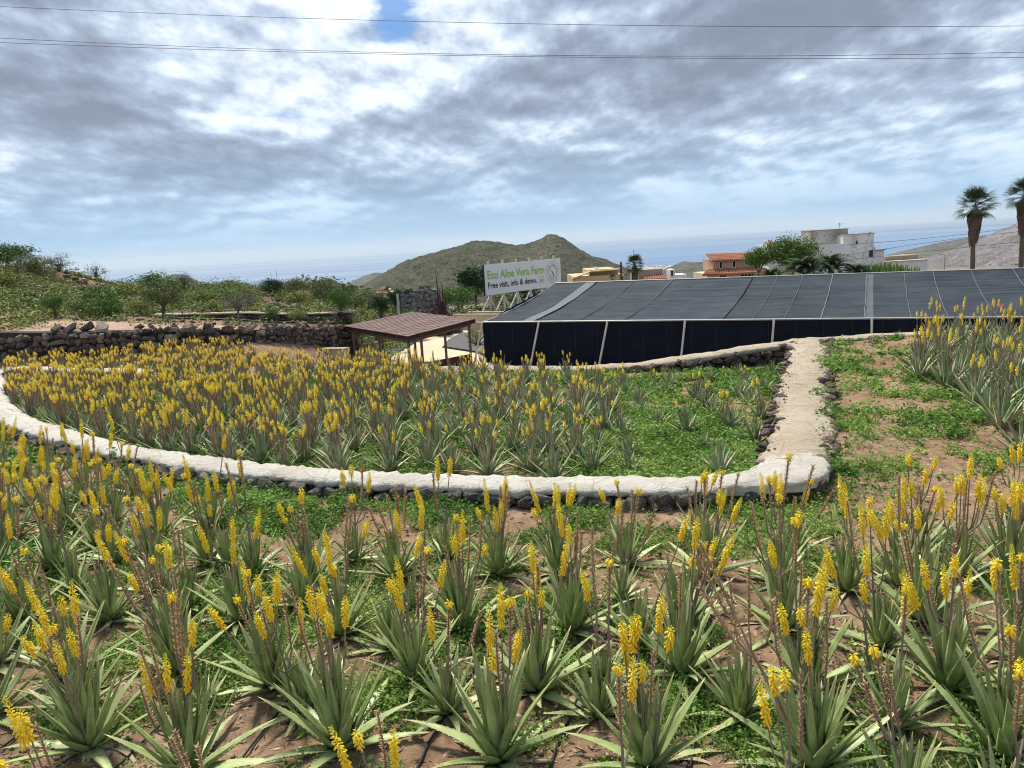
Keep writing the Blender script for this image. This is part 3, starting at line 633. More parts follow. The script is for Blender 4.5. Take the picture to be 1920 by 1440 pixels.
# ------------------------------------------------------------------ court with the shelter: paving, gravel, low walls
pt = MB()
pt.slab([(-5.2, 29.5), (-0.2, 29.0), (-0.9, 33.5), (-1.6, 35.6), (-3.4, 38.2), (-3.3, 41.5), (-2.0, 46), (-1.6, 52), (-3.4, 52), (-4.4, 46), (-5.0, 41), (-5.6, 36)], -2.1, -1.90)
structure(ob('paving', pt.mesh('paving', M['patio'])))
gb = MB(); gb.slab([(-9.5, 36.5), (-5.7, 36.0), (-5.1, 41), (-4.5, 46), (-8, 47)], -2.1, -1.86)
structure(ob('gravel_bed', gb.mesh('gravel_bed', M['gravel_bed'])))
gb = MB(); gb.slab([(-0.8, 33.6), (0.6, 33.5), (1.5, 41), (-2.7, 44), (-3.2, 41.4), (-3.3, 38.3), (-1.5, 35.7)], -2.1, -1.84)
structure(ob('gravel_bed', gb.mesh('gravel_bed', M['gravel_bed'])))
def low_wall(label, segs, h, w, mat, z=-2.0):
    t = thing('garden_wall', label, 'wall')
    for k, (a, b) in enumerate(segs):
        m = MB(); m.beam((*a, z + h / 2), (*b, z + h / 2), w, h); ob('panel', m.mesh('panel', mat), t)
        m = MB(); m.beam((*a, z + h + 0.03), (*b, z + h + 0.03), w + 0.08, 0.06); ob('coping', m.mesh('coping', M['cement_cap']), t)
low_wall('low cream rendered garden wall behind the shelter roof', [((-3.0, 46.2), (-0.6, 44.2)), ((-0.6, 44.5), (0.8, 46.5))], 0.42, 0.25, M['beige_render'], -1.9)
low_wall('cream garden wall stepping up beside the stone monument', [((-3.6, 49.5), (-0.5, 47.6)), ((-2.6, 50.6), (0.3, 49))], 0.6, 0.25, M['beige_render'], -1.9)
low_wall('low pale block wall at the corner of the court', [((-8.4, 31.6), (-6.6, 31.0))], 0.55, 0.3, M['beige_render'], -1.35)

# ------------------------------------------------------------------ shelter with shingled roof
pf, pl, pr = Vector((-3.92, 29.8, -0.27)), Vector((-7.0, 32.9, -0.03)), Vector((-1.40, 32.4, 0.0)); pb = pl + pr - pf + Vector((0.1, -0.4, -0.03))
sh = thing('shelter', 'open timber shelter with reddish brown shingled roof on posts', 'shelter')
def quad_pt(u, v): return pf.lerp(pl, u).lerp(pr.lerp(pb, u), v)      # u towards the left corner, v towards the right corner
rs = MB(); nrm_ = (pl - pf).cross(pr - pf).normalized(); nrm_ = nrm_ if nrm_.z > 0 else -nrm_
cs = [quad_pt(u, v) for u, v in ((0, 0), (1, 0), (1, 1), (0, 1))]
rs.add([c - nrm_ * 0.10 for c in cs] + [c - nrm_ * 0.012 for c in cs], [(0, 1, 2, 3), (4, 7, 6, 5), (0, 4, 5, 1), (1, 5, 6, 2), (2, 6, 7, 3), (3, 7, 4, 0)])
ob('roof_deck', rs.mesh('roof_deck', M['dark_wood']), sh)
r = random.Random(8); NC = 16
for i in range(NC):                      # courses of shingles, each tab its own
    cm = MB(); v0 = 0.0; u0, u1 = i / NC - 0.004, (i + 1.25) / NC
    v0 = -0.012 - r.random() * 0.03
    while v0 < 1.0:
        dv = r.uniform(0.05, 0.075); a, b = max(v0, -0.015), min(v0 + dv - 0.004, 1.015)
        if b - a > 0.01:
            lift = r.uniform(0.012, 0.024)
            p = [quad_pt(u0, a), quad_pt(u0, b), quad_pt(min(u1, 1.01), b), quad_pt(min(u1, 1.01), a)]
            t_ = [p[0] + nrm_ * lift, p[1] + nrm_ * lift, p[2] + nrm_ * 0.002, p[3] + nrm_ * 0.002]
            bt = [q - nrm_ * 0.01 for q in p]
            cm.add(t_ + bt, [(0, 1, 2, 3), (0, 4, 5, 1), (1, 5, 6, 2), (3, 7, 4, 0)])
        v0 += dv
    ob('shingle_course', cm.mesh('shingle_course', M['shingle']), sh)
for a, b in ((pf, pl), (pf, pr), (pl, pb), (pr, pb)):
    m = MB(); m.beam(a - nrm_ * 0.12, b - nrm_ * 0.12, 0.05, 0.08); ob('fascia', m.mesh('fascia', M['dark_wood']), sh)
for a, b in ((0.04, 0.96),):
    for (u0, v0), (u1, v1) in (((a, a), (b, a)), ((a, a), (a, b)), ((b, a), (b, b)), ((a, b), (b, b))):
        m = MB(); m.beam(quad_pt(u0, v0) - nrm_ * 0.26, quad_pt(u1, v1) - nrm_ * 0.20, 0.12, 0.12); ob('beam', m.mesh('beam', M['old_wood']), sh)
for u, v in ((0.06, 0.05), (0.5, 0.05), (0.93, 0.05), (0.05, 0.22), (0.05, 0.57), (0.05, 0.95), (0.93, 0.95)):
    q = quad_pt(u, v); m = MB(); m.beam((q.x, q.y, -1.95), (q.x, q.y, q.z - 0.26), 0.10, 0.10); ob('post', m.mesh('post', M['old_wood']), sh)
for (u0, v0), (u1, v1) in (((0.05, 0.05), (0.05, 0.95)), ((0.05, 0.05), (0.5, 0.05)), ((0.5, 0.05), (0.93, 0.05))):
    a, b = quad_pt(u0, v0), quad_pt(u1, v1)
    m = MB(); m.beam((a.x, a.y - 0.02, -1.68), (b.x, b.y - 0.02, -1.68), 0.05, 0.42); ob('kick_board', m.mesh('kick_board', M['rust']), sh)

# ------------------------------------------------------------------ stone monument with letters and red reeds
mo = thing('stone_monument', 'grey stone-faced monument wall with dark metal lettering along its top', 'monument')
ma, mb_ = Vector((-6.25, 45.0, 0)), Vector((-3.45, 44.4, 0)); md = (mb_ - ma).normalized(); mn = Vector((md.y, -md.x, 0))
prof = [(0, -2.0), (0, 0.55), (0.5, 0.62), (1.2, 0.66), (1.9, 0.70), (2.25, 0.62), (2.5, 0.15), (2.75, -0.5), (3.3, -1.2), (3.6, -2.0)]
m = MB(); k = len(prof); vs = [ma + md * px + Vector((0, 0, pz)) - mn * dd for dd in (0.0, 0.5) for px, pz in prof]
m.add(vs, [tuple(range(k)), tuple(range(k, 2 * k))[::-1]] + [(i, k + i, k + (i + 1) % k, (i + 1) % k) for i in range(k)]); ob('core', m.mesh('core', M['grey_mortar']), mo)
r = random.Random(12)
zz = -1.9
while zz < 0.7:
    px = 0.08
    while px < 3.5:
        wl = r.uniform(0.14, 0.44); lim = np.interp(px + wl / 2, [p[0] for p in prof[1:]], [p[1] for p in prof[1:]])
        if zz + 0.09 < lim:
            q = ma + md * (px + wl / 2) + mn * 0.01
            ob('stone', r.choice(ROCK['grey_stone']), mo, (q.x, q.y, zz + r.uniform(-0.07, 0.07)), (r.uniform(-.3, .3), r.uniform(-.6, .6), math.atan2(md.y, md.x)), (wl * 1.1, r.uniform(.12, .24), r.uniform(0.14, 0.36)))
        px += wl
    zz += 0.165
m = MB(); q = ma + mn * 0.06 - md * 0.09; m.beam((q.x, q.y, -2.0), (q.x, q.y, 0.50), 0.12, 0.12); ob('post', m.mesh('post', M['white_pole']), mo)
def text_mesh(name, body, size, mat, extrude=0.0, xs=1.0, align='LEFT'):
    c = bpy.data.curves.new(name, 'FONT'); c.body = body; c.size = size; c.extrude = extrude; c.align_x = align; c.resolution_u = 3; c.offset = size * 0.024
    o = bpy.data.objects.new('tmp', c); COL.objects.link(o)
    dg = bpy.context.evaluated_depsgraph_get(); me = bpy.data.meshes.new_from_object(o.evaluated_get(dg)); me.name = name
    bpy.data.objects.remove(o); me.materials.clear(); me.materials.append(mat)
    me.transform(Matrix.Diagonal((xs, 1, 1, 1))); return me
def stand_text(me, parent, p, ang, name='lettering', tilt=0):
    o = ob(name, me, parent, p); o.rotation_euler = Euler((rad(90), 0, ang)); return o
a_ = math.atan2(md.y, md.x)
q = ma - md * 0.15 + mn * 0.03
stand_text(text_mesh('lettering', 'Finca Canarias', 0.36, M['metal_letter'], 0.015, 0.48), mo, (q.x, q.y, 0.57), a_)
q = ma + md * 1.25 + mn * 0.03
stand_text(text_mesh('lettering', 'Aloe Vera', 0.34, M['metal_letter'], 0.015, 0.50), mo, (q.x, q.y, 0.72), a_)
rd = thing('reed_sculpture', 'cluster of tall dark red upright reeds in front of the stone monument', 'reeds', (-3.75, 43.6, -1.9))
r = random.Random(4)
for k in range(22):
    h = r.uniform(1.3, 2.15) if k > 3 else (3.75, 3.0, 2.7, 2.45)[k]
    dx, dy = r.gauss(0, 0.28), r.gauss(0, 0.2)
    if k <= 3: dx, dy = (-0.1, 0.12, 0.0, 0.22)[k], 0
    m = MB(); m.tube([(dx, dy, 0), (dx * 1.15, dy, h * 0.5), (dx * 1.35 - 0.03, dy, h)], [0.06, 0.05, 0.015], 5); ob('reed', m.mesh('reed', M['rust']), rd)

# ------------------------------------------------------------------ billboard
bbL, bbR = Vector((-1.50, 53.0, 0)), Vector((4.20, 59.8, 0)); bd = (bbR - bbL); bw = bd.length; bd.normalize(); bang = math.atan2(bd.y, bd.x); bn = Vector((bd.y, -bd.x, 0))
bz0, bz1 = -0.42, 1.66
bb = thing('billboard', 'large white farm billboard with green and black lettering on white posts', 'billboard')
m = MB(); c = (bbL + bbR) / 2 - bn * 0.0; m.box((c.x, c.y, (bz0 + bz1) / 2), (bw, 0.10, bz1 - bz0), bang); ob('board', m.mesh('board', M['sign_white']), bb)
m = MB(); q = bbL - bd * 0.03; m.box((q.x, q.y, (bz0 + bz1) / 2), (0.05, 0.14, bz1 - bz0 + 0.02), bang); ob('edge_trim', m.mesh('edge_trim', M['sign_black']), bb)
def on_board(u, z): q = bbL + bd * (u * bw) + bn * 0.058; return (q.x, q.y, bz0 + z)
def fit_text(body, u0, u1, z, hgt, mat):
    me = text_mesh('lettering', body, hgt / 0.70, mat); xsv = [v.co.x for v in me.vertices]; sx = (u1 - u0) * bw / (max(xsv) - min(xsv))
    me.transform(Matrix.Translation((-min(xsv), 0, 0))); me.transform(Matrix.Diagonal((sx, 1, 1, 1))); stand_text(me, bb, on_board(u0, z), bang)
fit_text('Eco Aloe Vera Farm', 0.035, 0.765, 1.10, 0.56, M['sign_green'])
fit_text('Free visit, info & demo.', 0.035, 0.655, 0.46, 0.40, M['sign_black'])
def ring(name, u, z, r0, r1, mat, a0=0, a1=360, n=40, dz=0.0):
    V = []; F = []
    for i in range(n + 1):
        a = rad(a0 + (a1 - a0) * i / n)
        for rr in (r0, r1):
            q = Vector(on_board(u, z)) + bd * (math.cos(a) * rr) + bn * dz; V.append((q.x, q.y, q.z + math.sin(a) * rr))
    F = [(2 * i, 2 * i + 1, 2 * i + 3, 2 * i + 2) for i in range(n)]
    m = MB(); m.add(V, F); ob(name, m.mesh(name, mat), bb)
lu, lz = 0.883, 1.08
ring('logo_ring', lu, lz, 0.80, 0.83, M['sign_green']); ring('logo_ring', lu, lz, 0.48, 0.52, M['sign_black'])
def arc_text(body, u, z, rr, a_mid, step, hgt, mat, inv=False):
    n = len(body)
    for i, ch in enumerate(body):
        if ch == ' ': continue
        a = a_mid + (-1 if not inv else 1) * (i - (n - 1) / 2) * step
        me = text_mesh('lettering', ch, hgt / 0.7, mat, align='CENTER')
        q = Vector(on_board(u, z)) + bd * (math.cos(rad(a)) * rr); p = (q.x, q.y, q.z + math.sin(rad(a)) * rr)
        rot = Matrix.Rotation(bang, 3, 'Z') @ Matrix.Rotation(rad(90), 3, 'X') @ Matrix.Rotation(rad(a - 90 if not inv else a + 90), 3, 'Z')
        o = ob('lettering', me, bb, p); o.rotation_euler = rot.to_euler()
arc_text('Finca Canarias', lu, lz, 0.58, 90, 11.5, 0.14, M['sign_green']); arc_text('Aloe Vera', lu, lz, 0.72, 270, 10.5, 0.13, M['sign_green'], True)
for da in (180, 200, 220, 0, -20, -40):
    q = Vector(on_board(lu, lz)) + bd * (math.cos(rad(da)) * 0.66); m = MB(); z_ = q.z + math.sin(rad(da)) * 0.66
    m.box((q.x, q.y, z_), (0.05, 0.004, 0.05), bang); ob('logo_dot', m.mesh('logo_dot', M['sign_green']), bb)
def flat_poly(name, u, z, pts, mat):
    V = []
    for a, b in pts:
        q = Vector(on_board(u, z)) + bd * a + bn * 0.003; V.append((q.x, q.y, q.z + b))
    m = MB(); m.add(V, [tuple(range(len(V)))]); ob(name, m.mesh(name, mat), bb)
flat_poly('logo_mark', lu, lz, [(-0.05, 0.32), (-0.10, 0.16), (-0.02, 0.02), (0.10, -0.12), (0.13, -0.24), (0.05, -0.26), (0.0, -0.12), (-0.10, 0.0), (-0.15, 0.14)], M['sign_black'])
flat_poly('logo_mark', lu, lz, [(-0.36, -0.30), (-0.2, -0.24), (0.0, -0.30), (0.2, -0.24), (0.36, -0.30), (0.2, -0.29), (0.0, -0.36), (-0.2, -0.29)], M['sign_green'])
ring('award_laurel', 0.72, 0.60, 0.27, 0.31, M['sign_green'], 110, 250, 16); ring('award_laurel', 0.72, 0.60, 0.27, 0.31, M['sign_green'], -70, 70, 16)
flat_poly('award_mark', 0.72, 0.58, [(-0.15, -0.09), (-0.15, 0.07), (-0.06, 0.11), (0.0, 0.06), (0.06, 0.11), (0.15, 0.07), (0.15, -0.09), (0.0, -0.14)], M['sign_green'])
for k in range(6):
    q = bbL + bd * (bw * (0.075 + 0.172 * k)) - bn * 0.14
    m = MB(); m.beam((q.x, q.y, -3.2), (q.x, q.y, bz1 + 0.24), 0.17, 0.17); ob('post', m.mesh('post', M['white_pole']), bb)
    for sgn in (-1, 1):
        m = MB(); b2 = q + bd * sgn * 1.05 - bn * 0.25
        m.beam((q.x, q.y, bz0 - 0.05), (b2.x, b2.y, -2.1), 0.08, 0.08); ob('brace', m.mesh('brace', M['white_pole']), bb)

# ------------------------------------------------------------------ shade house
EA = Vector((-1.10, 32.64, -0.20)); ed = Vector((0.906, -0.4233, 0)).normalized(); en = Vector((0.4233, 0.906, 0)).normalized()
LEN = 27.5; RUN = 8.6; RZ = 0.84; GZ = -2.05
shd = thing('shade_house', 'long low shade house of dark netting with pale seams and slanting white poles', 'shade house')
def sag(v): return -0.16 * math.sin(math.pi * v)
def roof_pt(s, v): p = EA + ed * s + en * (RUN * v); return Vector((p.x, p.y, EA.z + (RZ - EA.z) * v + sag(v)))
SE = [0.0, 1.72, 2.28, 4.25, 6.15, 9.95, 12.1, 13.35, 14.75, 15.05, 17.3, 20.2, 23.6, LEN]
TV = [0.30, 0.76, 0.34, 0.40, 0.5, 0.30, 0.28, 0.32, 0.62, 0.32, 0.30, 0.34, 0.3]
me_cache = 0
for i in range(len(SE) - 1):
    m = MB(); a, b = SE[i], SE[i + 1]; nv, ns = 14, max(2, int((b - a) / 0.5))
    # local coordinates run along (x) and across (y) the cloth so the weave follows it
    V = []; k0 = 0.006 * (i % 2)
    for v in range(nv + 1):
        for s_ in range(ns + 1):
            q = roof_pt(0, v / nv); V.append((a + (b - a) * s_ / ns, RUN * v / nv, q.z + k0 + (0.05 * math.sin(math.pi * s_ / ns) * -1 + 0.02 * math.sin(s_ * 1.7 + i + v * .6)) * math.sin(math.pi * v / nv)))
    F = [(v * (ns + 1) + s_, v * (ns + 1) + s_ + 1, (v + 1) * (ns + 1) + s_ + 1, (v + 1) * (ns + 1) + s_) for v in range(nv) for s_ in range(ns)]
    m.add(V, F, 0, TV[i]); ob('roof_net', m.mesh('roof_net', M['net_roof'], True), shd, (EA.x, EA.y, 0), (0, 0, math.atan2(ed.y, ed.x)))
m = MB(); V = []
for v in range(9):
    for s_ in range(2): V.append((LEN * s_, RUN + RUN * v / 8, RZ + (EA.z - RZ) * v / 8 - 0.004))
m.add(V, [(2 * v, 2 * v + 1, 2 * v + 3, 2 * v + 2) for v in range(8)], 0, 0.3); ob('roof_net', m.mesh('roof_net', M['net_roof'], True), shd, (EA.x, EA.y, 0), (0, 0, math.atan2(ed.y, ed.x)))
def seam(s0, v0, s1, v1, w, mat='net_seam', wob=0.0, name='seam'):
    m = MB(); pts = [roof_pt(s0 + (s1 - s0) * k / 12 + wob * math.sin(k * 1.9), v0 + (v1 - v0) * k / 12) + Vector((0, 0, 0.022)) for k in range(13)]
    m.tube(pts, w, 4); ob(name, m.mesh(name, M[mat]), shd)
for s_, w in ((4.25, 0.022), (6.15, 0.045), (12.1, 0.016), (13.35, 0.03), (14.75, 0.02), (17.3, 0.014), (20.2, 0.016), (23.6, 0.02), (11.0, 0.010), (16.2, 0.012), (18.7, 0.012), (21.8, 0.012)): seam(s_, 0, s_ + 0.06, 1, w * .75, wob=0.008)
for s_ in (2.30, 9.96): seam(s_, 0, s_, 1, 0.025, 'net_side', 0.012)
seam(0, 0, LEN, 0, 0.035, 'galvanised', name='eave_rail'); seam(0, 1, LEN, 1, 0.03, 'galvanised', name='ridge_rail')
seam(0.0, 0, 0.0, 1, 0.035, 'white_pole', name='verge_rail')
def side(a, b, z1a, z1b, n=30, name='side_net'):
    m = MB(); V = []
    for i in range(n + 1):
        p = a.lerp(b, i / n); o = Vector((b.y - a.y, a.x - b.x, 0)).normalized() * (0.02 * math.sin(i * 1.3))
        for z in (GZ, (GZ + z1a) / 2, z1a + (z1b - z1a) * i / n - 0.02):
            k = o * (1.2 if z not in (GZ,) else 0.3); V.append((p.x + k.x, p.y + k.y, z))
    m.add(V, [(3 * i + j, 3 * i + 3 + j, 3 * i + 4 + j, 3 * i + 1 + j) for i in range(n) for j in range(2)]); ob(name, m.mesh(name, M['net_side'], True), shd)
e0 = Vector((EA.x, EA.y, 0)); e1 = e0 + ed * LEN
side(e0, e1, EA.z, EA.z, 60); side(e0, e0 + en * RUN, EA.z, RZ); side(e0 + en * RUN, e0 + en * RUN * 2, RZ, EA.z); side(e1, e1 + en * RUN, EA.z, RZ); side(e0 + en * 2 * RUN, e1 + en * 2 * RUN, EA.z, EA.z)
for k in range(30):
    s_ = 0.45 + k * 0.93; p = e0 + ed * s_ - en * 0.035; m = MB(); m.tube([(p.x, p.y, GZ), (p.x, p.y, EA.z - 0.03)], 0.009, 4); ob('side_seam', m.mesh('side_seam', M['side_seam']), shd)
for k, s_ in enumerate((0.02, 2.62, 5.55, 8.6, 11.8, 15.0, 18.2, 21.4, 24.6)):
    lean = 0.55 if k < 4 else 0.25
    a = e0 + ed * s_ - en * 0.06; b = a - en * lean - ed * (0.28 if k < 3 else 0.12 if k < 5 else 0)
    m = MB(); m.tube([(b.x, b.y, GZ), (a.x, a.y, EA.z + 0.03)], 0.042, 7); ob('pole', m.mesh('pole', M['white_pole']), shd)
rbn = thing('red_tag', 'small scrap of red plastic caught on the shade house roof', 'tag')
m = MB(); q = roof_pt(18.9, 0.22); m.add([(q.x, q.y, q.z + 0.03), (q.x + 0.22, q.y, q.z + 0.06), (q.x + 0.3, q.y + 0.1, q.z + 0.1), (q.x + 0.08, q.y + 0.12, q.z + 0.09)], [(0, 1, 2, 3)])
plain('red_plastic', (0.5, 0.03, 0.05)); ob('scrap', m.mesh('scrap', M['red_plastic']), rbn)

# ------------------------------------------------------------------ houses beyond the shade house
def bx(name, parent, x0, x1, y0, y1, z0, z1, mat):
    m = MB(); m.box(((x0 + x1) / 2, (y0 + y1) / 2, (z0 + z1) / 2), (x1 - x0, y1 - y0, z1 - z0)); return ob(name, m.mesh(name, M[mat]), parent)
def window(parent, x, z, w, h, y, bars=1, frame='white_render'):
    f = MB()
    for a, b, c, d in ((x - w / 2 - .05, x + w / 2 + .05, z + h / 2, z + h / 2 + .06), (x - w / 2 - .05, x + w / 2 + .05, z - h / 2 - .06, z - h / 2), (x - w / 2 - .05, x - w / 2, z - h / 2, z + h / 2), (x + w / 2, x + w / 2 + .05, z - h / 2, z + h / 2)):
        f.box(((a + b) / 2, y - 0.03, (c + d) / 2), (b - a, 0.10, d - c))
    for k in range(bars): f.box((x - w / 2 + w * (k + 1) / (bars + 1), y - 0.025, z), (0.05, 0.06, h))
    wo = ob('window', f.mesh('window', M[frame]), parent)
    p = MB(); p.box((x, y - 0.012, z), (w, 0.02, h)); ob('pane', p.mesh('pane', M['window_glass']), wo)
def tiled_roof(parent, a, b, c, d, rows, cols):
    """a-b eave, d-c top edge: barrel tiles laid in ranks, each rank a part of the roof"""
    a, b, c, d = map(Vector, (a, b, c, d)); n = (b - a).cross(d - a).normalized(); n = n if n.z > 0 else -n
    m = MB(); m.add([a, b, c, d, a - n * .12, b - n * .12, c - n * .12, d - n * .12], [(0, 1, 2, 3), (4, 7, 6, 5), (0, 4, 5, 1), (1, 5, 6, 2), (2, 6, 7, 3), (3, 7, 4, 0)])
    rf = ob('roof', m.mesh('roof', M['terracotta']), parent)
    for i in range(cols):
        u = (i + 0.5) / cols; e0, e1 = a.lerp(b, u), d.lerp(c, u); m = MB()
        for k in range(rows):
            p, q = e0.lerp(e1, k / rows), e0.lerp(e1, (k + 1.12) / rows)
            m.tube([p + n * .05, q + n * .03], [(b - a).length / cols * 0.42, (b - a).length / cols * 0.34], 6)
        ob('tile_rank', m.mesh('tile_rank', M['terracotta'], True), rf)
h = thing('pink_house', 'salmon pink two-storey house with two tiers of terracotta tiled roof', 'house')
bx('upper_wall', h, 29.5, 35.6, 110, 116, -2.6, -1.0, 'pink_render'); bx('side_wall', h, 35.6, 36.4, 110.6, 116, -2.6, -0.6, 'white_render')
bx('lower_wall', h, 28.3, 36.6, 108.6, 117, -7.5, -2.9, 'cream_render')
tiled_roof(h, (29.1, 109.6, -1.12), (36.0, 109.6, -1.22), (36.1, 113, -0.42), (29.2, 113, -0.20), 5, 22)
tiled_roof(h, (27.3, 107.9, -2.95), (37.0, 107.9, -3.10), (35.9, 110.1, -2.42), (28.6, 110.1, -2.32), 4, 28)
for x, w in ((30.5, .36), (32.4, .36)): window(h, x, -1.78, w, .85, 110, 0)
window(h, 34.2, -1.62, .65, .6, 110, 1)
for x in (30.4, 33.4, 34.4): window(h, x, -3.6, .9, .9, 108.6, 1)
h = thing('white_house', 'weathered white cubic house with stained stepped upper blocks and roof aerial', 'house')
bx('stair_tower', h, 46.06, 51.6, 117, 121, -3, 2.2, 'stained_block'); bx('upper_block', h, 50.0, 54.6, 115, 119.5, -3, 1.36, 'weathered_white')
bx('lower_block', h, 44.0, 54.55, 114.4, 124, -8, -0.66, 'weathered_white'); bx('parapet', h, 46.4, 50.0, 114.6, 114.9, -0.66, 0.1, 'white_render')
bx('annexe', h, 54.6, 56.4, 115.5, 119, -8, -1.15, 'white_render'); bx('annexe_roof', h, 54.4, 56.6, 115.2, 119, -1.15, -1.05, 'terracotta')
for x0, x1, y0, z in ((46.0, 51.66, 116.9, 2.2), (49.94, 54.66, 114.9, 1.36), (43.94, 46.3, 114.3, -0.66)): bx('coping', h, x0, x1, y0, y0 + 4.1, z, z + 0.08, 'raw_block')
window(h, 53.9, -1.55, .62, 1.0, 114.4, 0)
window(h, 52.0, 0.2, .3, .5, 115, 0); bx('chimney', h, 54.2, 54.4, 115.6, 115.8, 1.4, 1.62, 'raw_block')
an = MB(); an.tube([(50.7, 118, 2.2), (50.7, 118, 3.2)], .03, 4)
for z in (2.75, 2.95, 3.1): an.tube([(50.45, 118, z), (51.0, 118, z)], .018, 4)
an.tube([(51.4, 118, 2.9), (51.4, 118, 3.1)], .05, 4); ob('aerial', an.mesh('aerial', M['wire']), h)
h = thing('tile_topped_house', 'white house with a thin red tiled parapet behind the green trees', 'house')
bx('wall', h, 40.4, 45.0, 119, 125, -8, 0.45, 'white_render'); tiled_roof(h, (40.1, 118.7, .45), (45.2, 118.7, .45), (45.2, 120.2, .8), (40.1, 120.2, .82), 2, 16); bx('wall_step', h, 42.4, 45, 118.4, 119, -8, -0.35, 'cream_render')
h = thing('brown_walled_yard', 'flat roofed buff outbuilding with white lower wall right of the white house', 'building')
bx('wall', h, 56.8, 63.2, 116, 122, -9, -3.0, 'white_render'); bx('upper_wall', h, 57.5, 62.6, 117.5, 122, -3.0, -2.25, 'raw_block'); bx('roof', h, 56.6, 63.4, 115.8, 117.4, -3.0, -2.9, 'cream_render')
h = thing('ochre_house', 'flat ochre house with a stepped parapet behind the shade house roof', 'house')
bx('wall', h, 6.95, 12.2, 80, 88, -6, -0.82, 'ochre_render'); bx('upper_wall', h, 8.7, 11.7, 80.8, 88, -0.82, -0.28, 'ochre_render')
m = MB(); m.add([(6.8, 79.8, -0.95), (8.8, 79.8, -0.30), (11.7, 79.8, -0.26), (11.7, 79.8, -0.34), (8.75, 79.8, -0.42), (6.8, 79.8, -1.05)] + [(6.8, 81, -0.95), (8.8, 81, -0.30), (11.7, 81, -0.26), (11.7, 81, -0.34), (8.75, 81, -0.42), (6.8, 81, -1.05)],
      [(0, 1, 4, 5), (1, 2, 3, 4), (6, 11, 10, 7), (7, 10, 9, 8), (0, 6, 7, 1), (1, 7, 8, 2), (5, 4, 10, 11), (4, 3, 9, 10), (0, 5, 11, 6), (2, 8, 9, 3)]); ob('gable', m.mesh('gable', M['ochre_render']), h)
bx('coping', h, 8.6, 11.9, 80.6, 81, -0.28, -0.2, 'cream_render'); window(h, 11.95, -1.3, .25, .5, 80, 0, 'ochre_render')
dm = MB(); dm.tube([(9.6, 82, -0.25), (9.6, 82, -0.1), (9.6, 82, 0.02)], [.2, .2, .1], 8); ob('roof_vent', dm.mesh('roof_vent', M['white_render']), h)
h = thing('brick_house', 'brown block house with a small orange tiled lean-to roof', 'house')
bx('wall', h, 14.7, 17.4, 86, 92, -7, -0.75, 'raw_block'); tiled_roof(h, (15.0, 84.5, -1.75), (17.6, 84.5, -1.85), (17.5, 86, -1.40), (15.3, 86, -1.55), 3, 10); bx('lower_wall', h, 15.0, 17.5, 84.8, 86, -7, -1.8, 'cream_render')
h = thing('white_terrace_house', 'small white roof terrace with one dark doorway behind the netting ridge', 'house')
bx('stair_block', h, 18.0, 18.55, 85, 87, -6, -0.85, 'white_render'); bx('terrace_wall', h, 18.55, 19.85, 85, 88, -6, -1.45, 'white_render'); window(h, 18.22, -1.25, .24, .6, 85, 0)
h = thing('hillside_villa', 'distant tan villa at the foot of the scrub hill', 'house')
zf = gz(-48, 300)
bx('wall', h, -51, -44.6, 300, 310, zf - 1, -13.4, 'cream_render'); bx('upper_wall', h, -49.5, -46, 302, 309, -13.4, -12.3, 'cream_render'); tiled_roof(h, (-50.0, 301, -12.4), (-45.6, 301, -12.5), (-46.5, 304, -11.7), (-49, 304, -11.6), 3, 8)
for x in (-50, -48.2, -46): window(h, x, -14.2, .7, .8, 300, 0, 'cream_render')
for k, (x, zt_) in enumerate(((-753, -50), (-735, -42))):
    o = thing('radio_mast', ('shorter', 'taller')[k] + ' of two thin lattice masts on the coastal plain', 'mast'); m = MB(); m.tube([(x, 2500, -160), (x, 2500, zt_)], [0.9, 0.35], 4); m.tube([(x - 2, 2500, zt_ - 14), (x + 2, 2500, zt_ - 14)], .4, 4); ob('mast_tube', m.mesh('mast_tube', M['wire']), o)
o = thing('street_lamp', 'thin grey street lamp below the bare mountain slope', 'lamp'); m = MB(); m.tube([(51.1, 90, -7), (51.05, 90, -1.3), (50.9, 90, -1.15), (50.5, 90, -1.12)], [.06, .05, .04, .03], 6); ob('post', m.mesh('post', M['galvanised']), o)
m = MB(); m.box((50.4, 90, -1.13), (.35, .14, .07)); ob('lamp_head', m.mesh('lamp_head', M['galvanised']), o)
o = thing('utility_pole', 'dark wooden pole beside the small fan palm', 'pole'); m = MB(); m.tube([(8.74, 59, -3.5), (8.78, 59, 1.15)], [.11, .08], 7); ob('pole_shaft', m.mesh('pole_shaft', M['bark']), o)
o = thing('thin_mast', 'thin grey mast rising behind the small fan palm', 'mast'); m = MB(); m.tube([(10.05, 61, -3.5), (10.1, 61, 1.98)], [.035, .025], 5); ob('mast_tube', m.mesh('mast_tube', M['galvanised']), o)

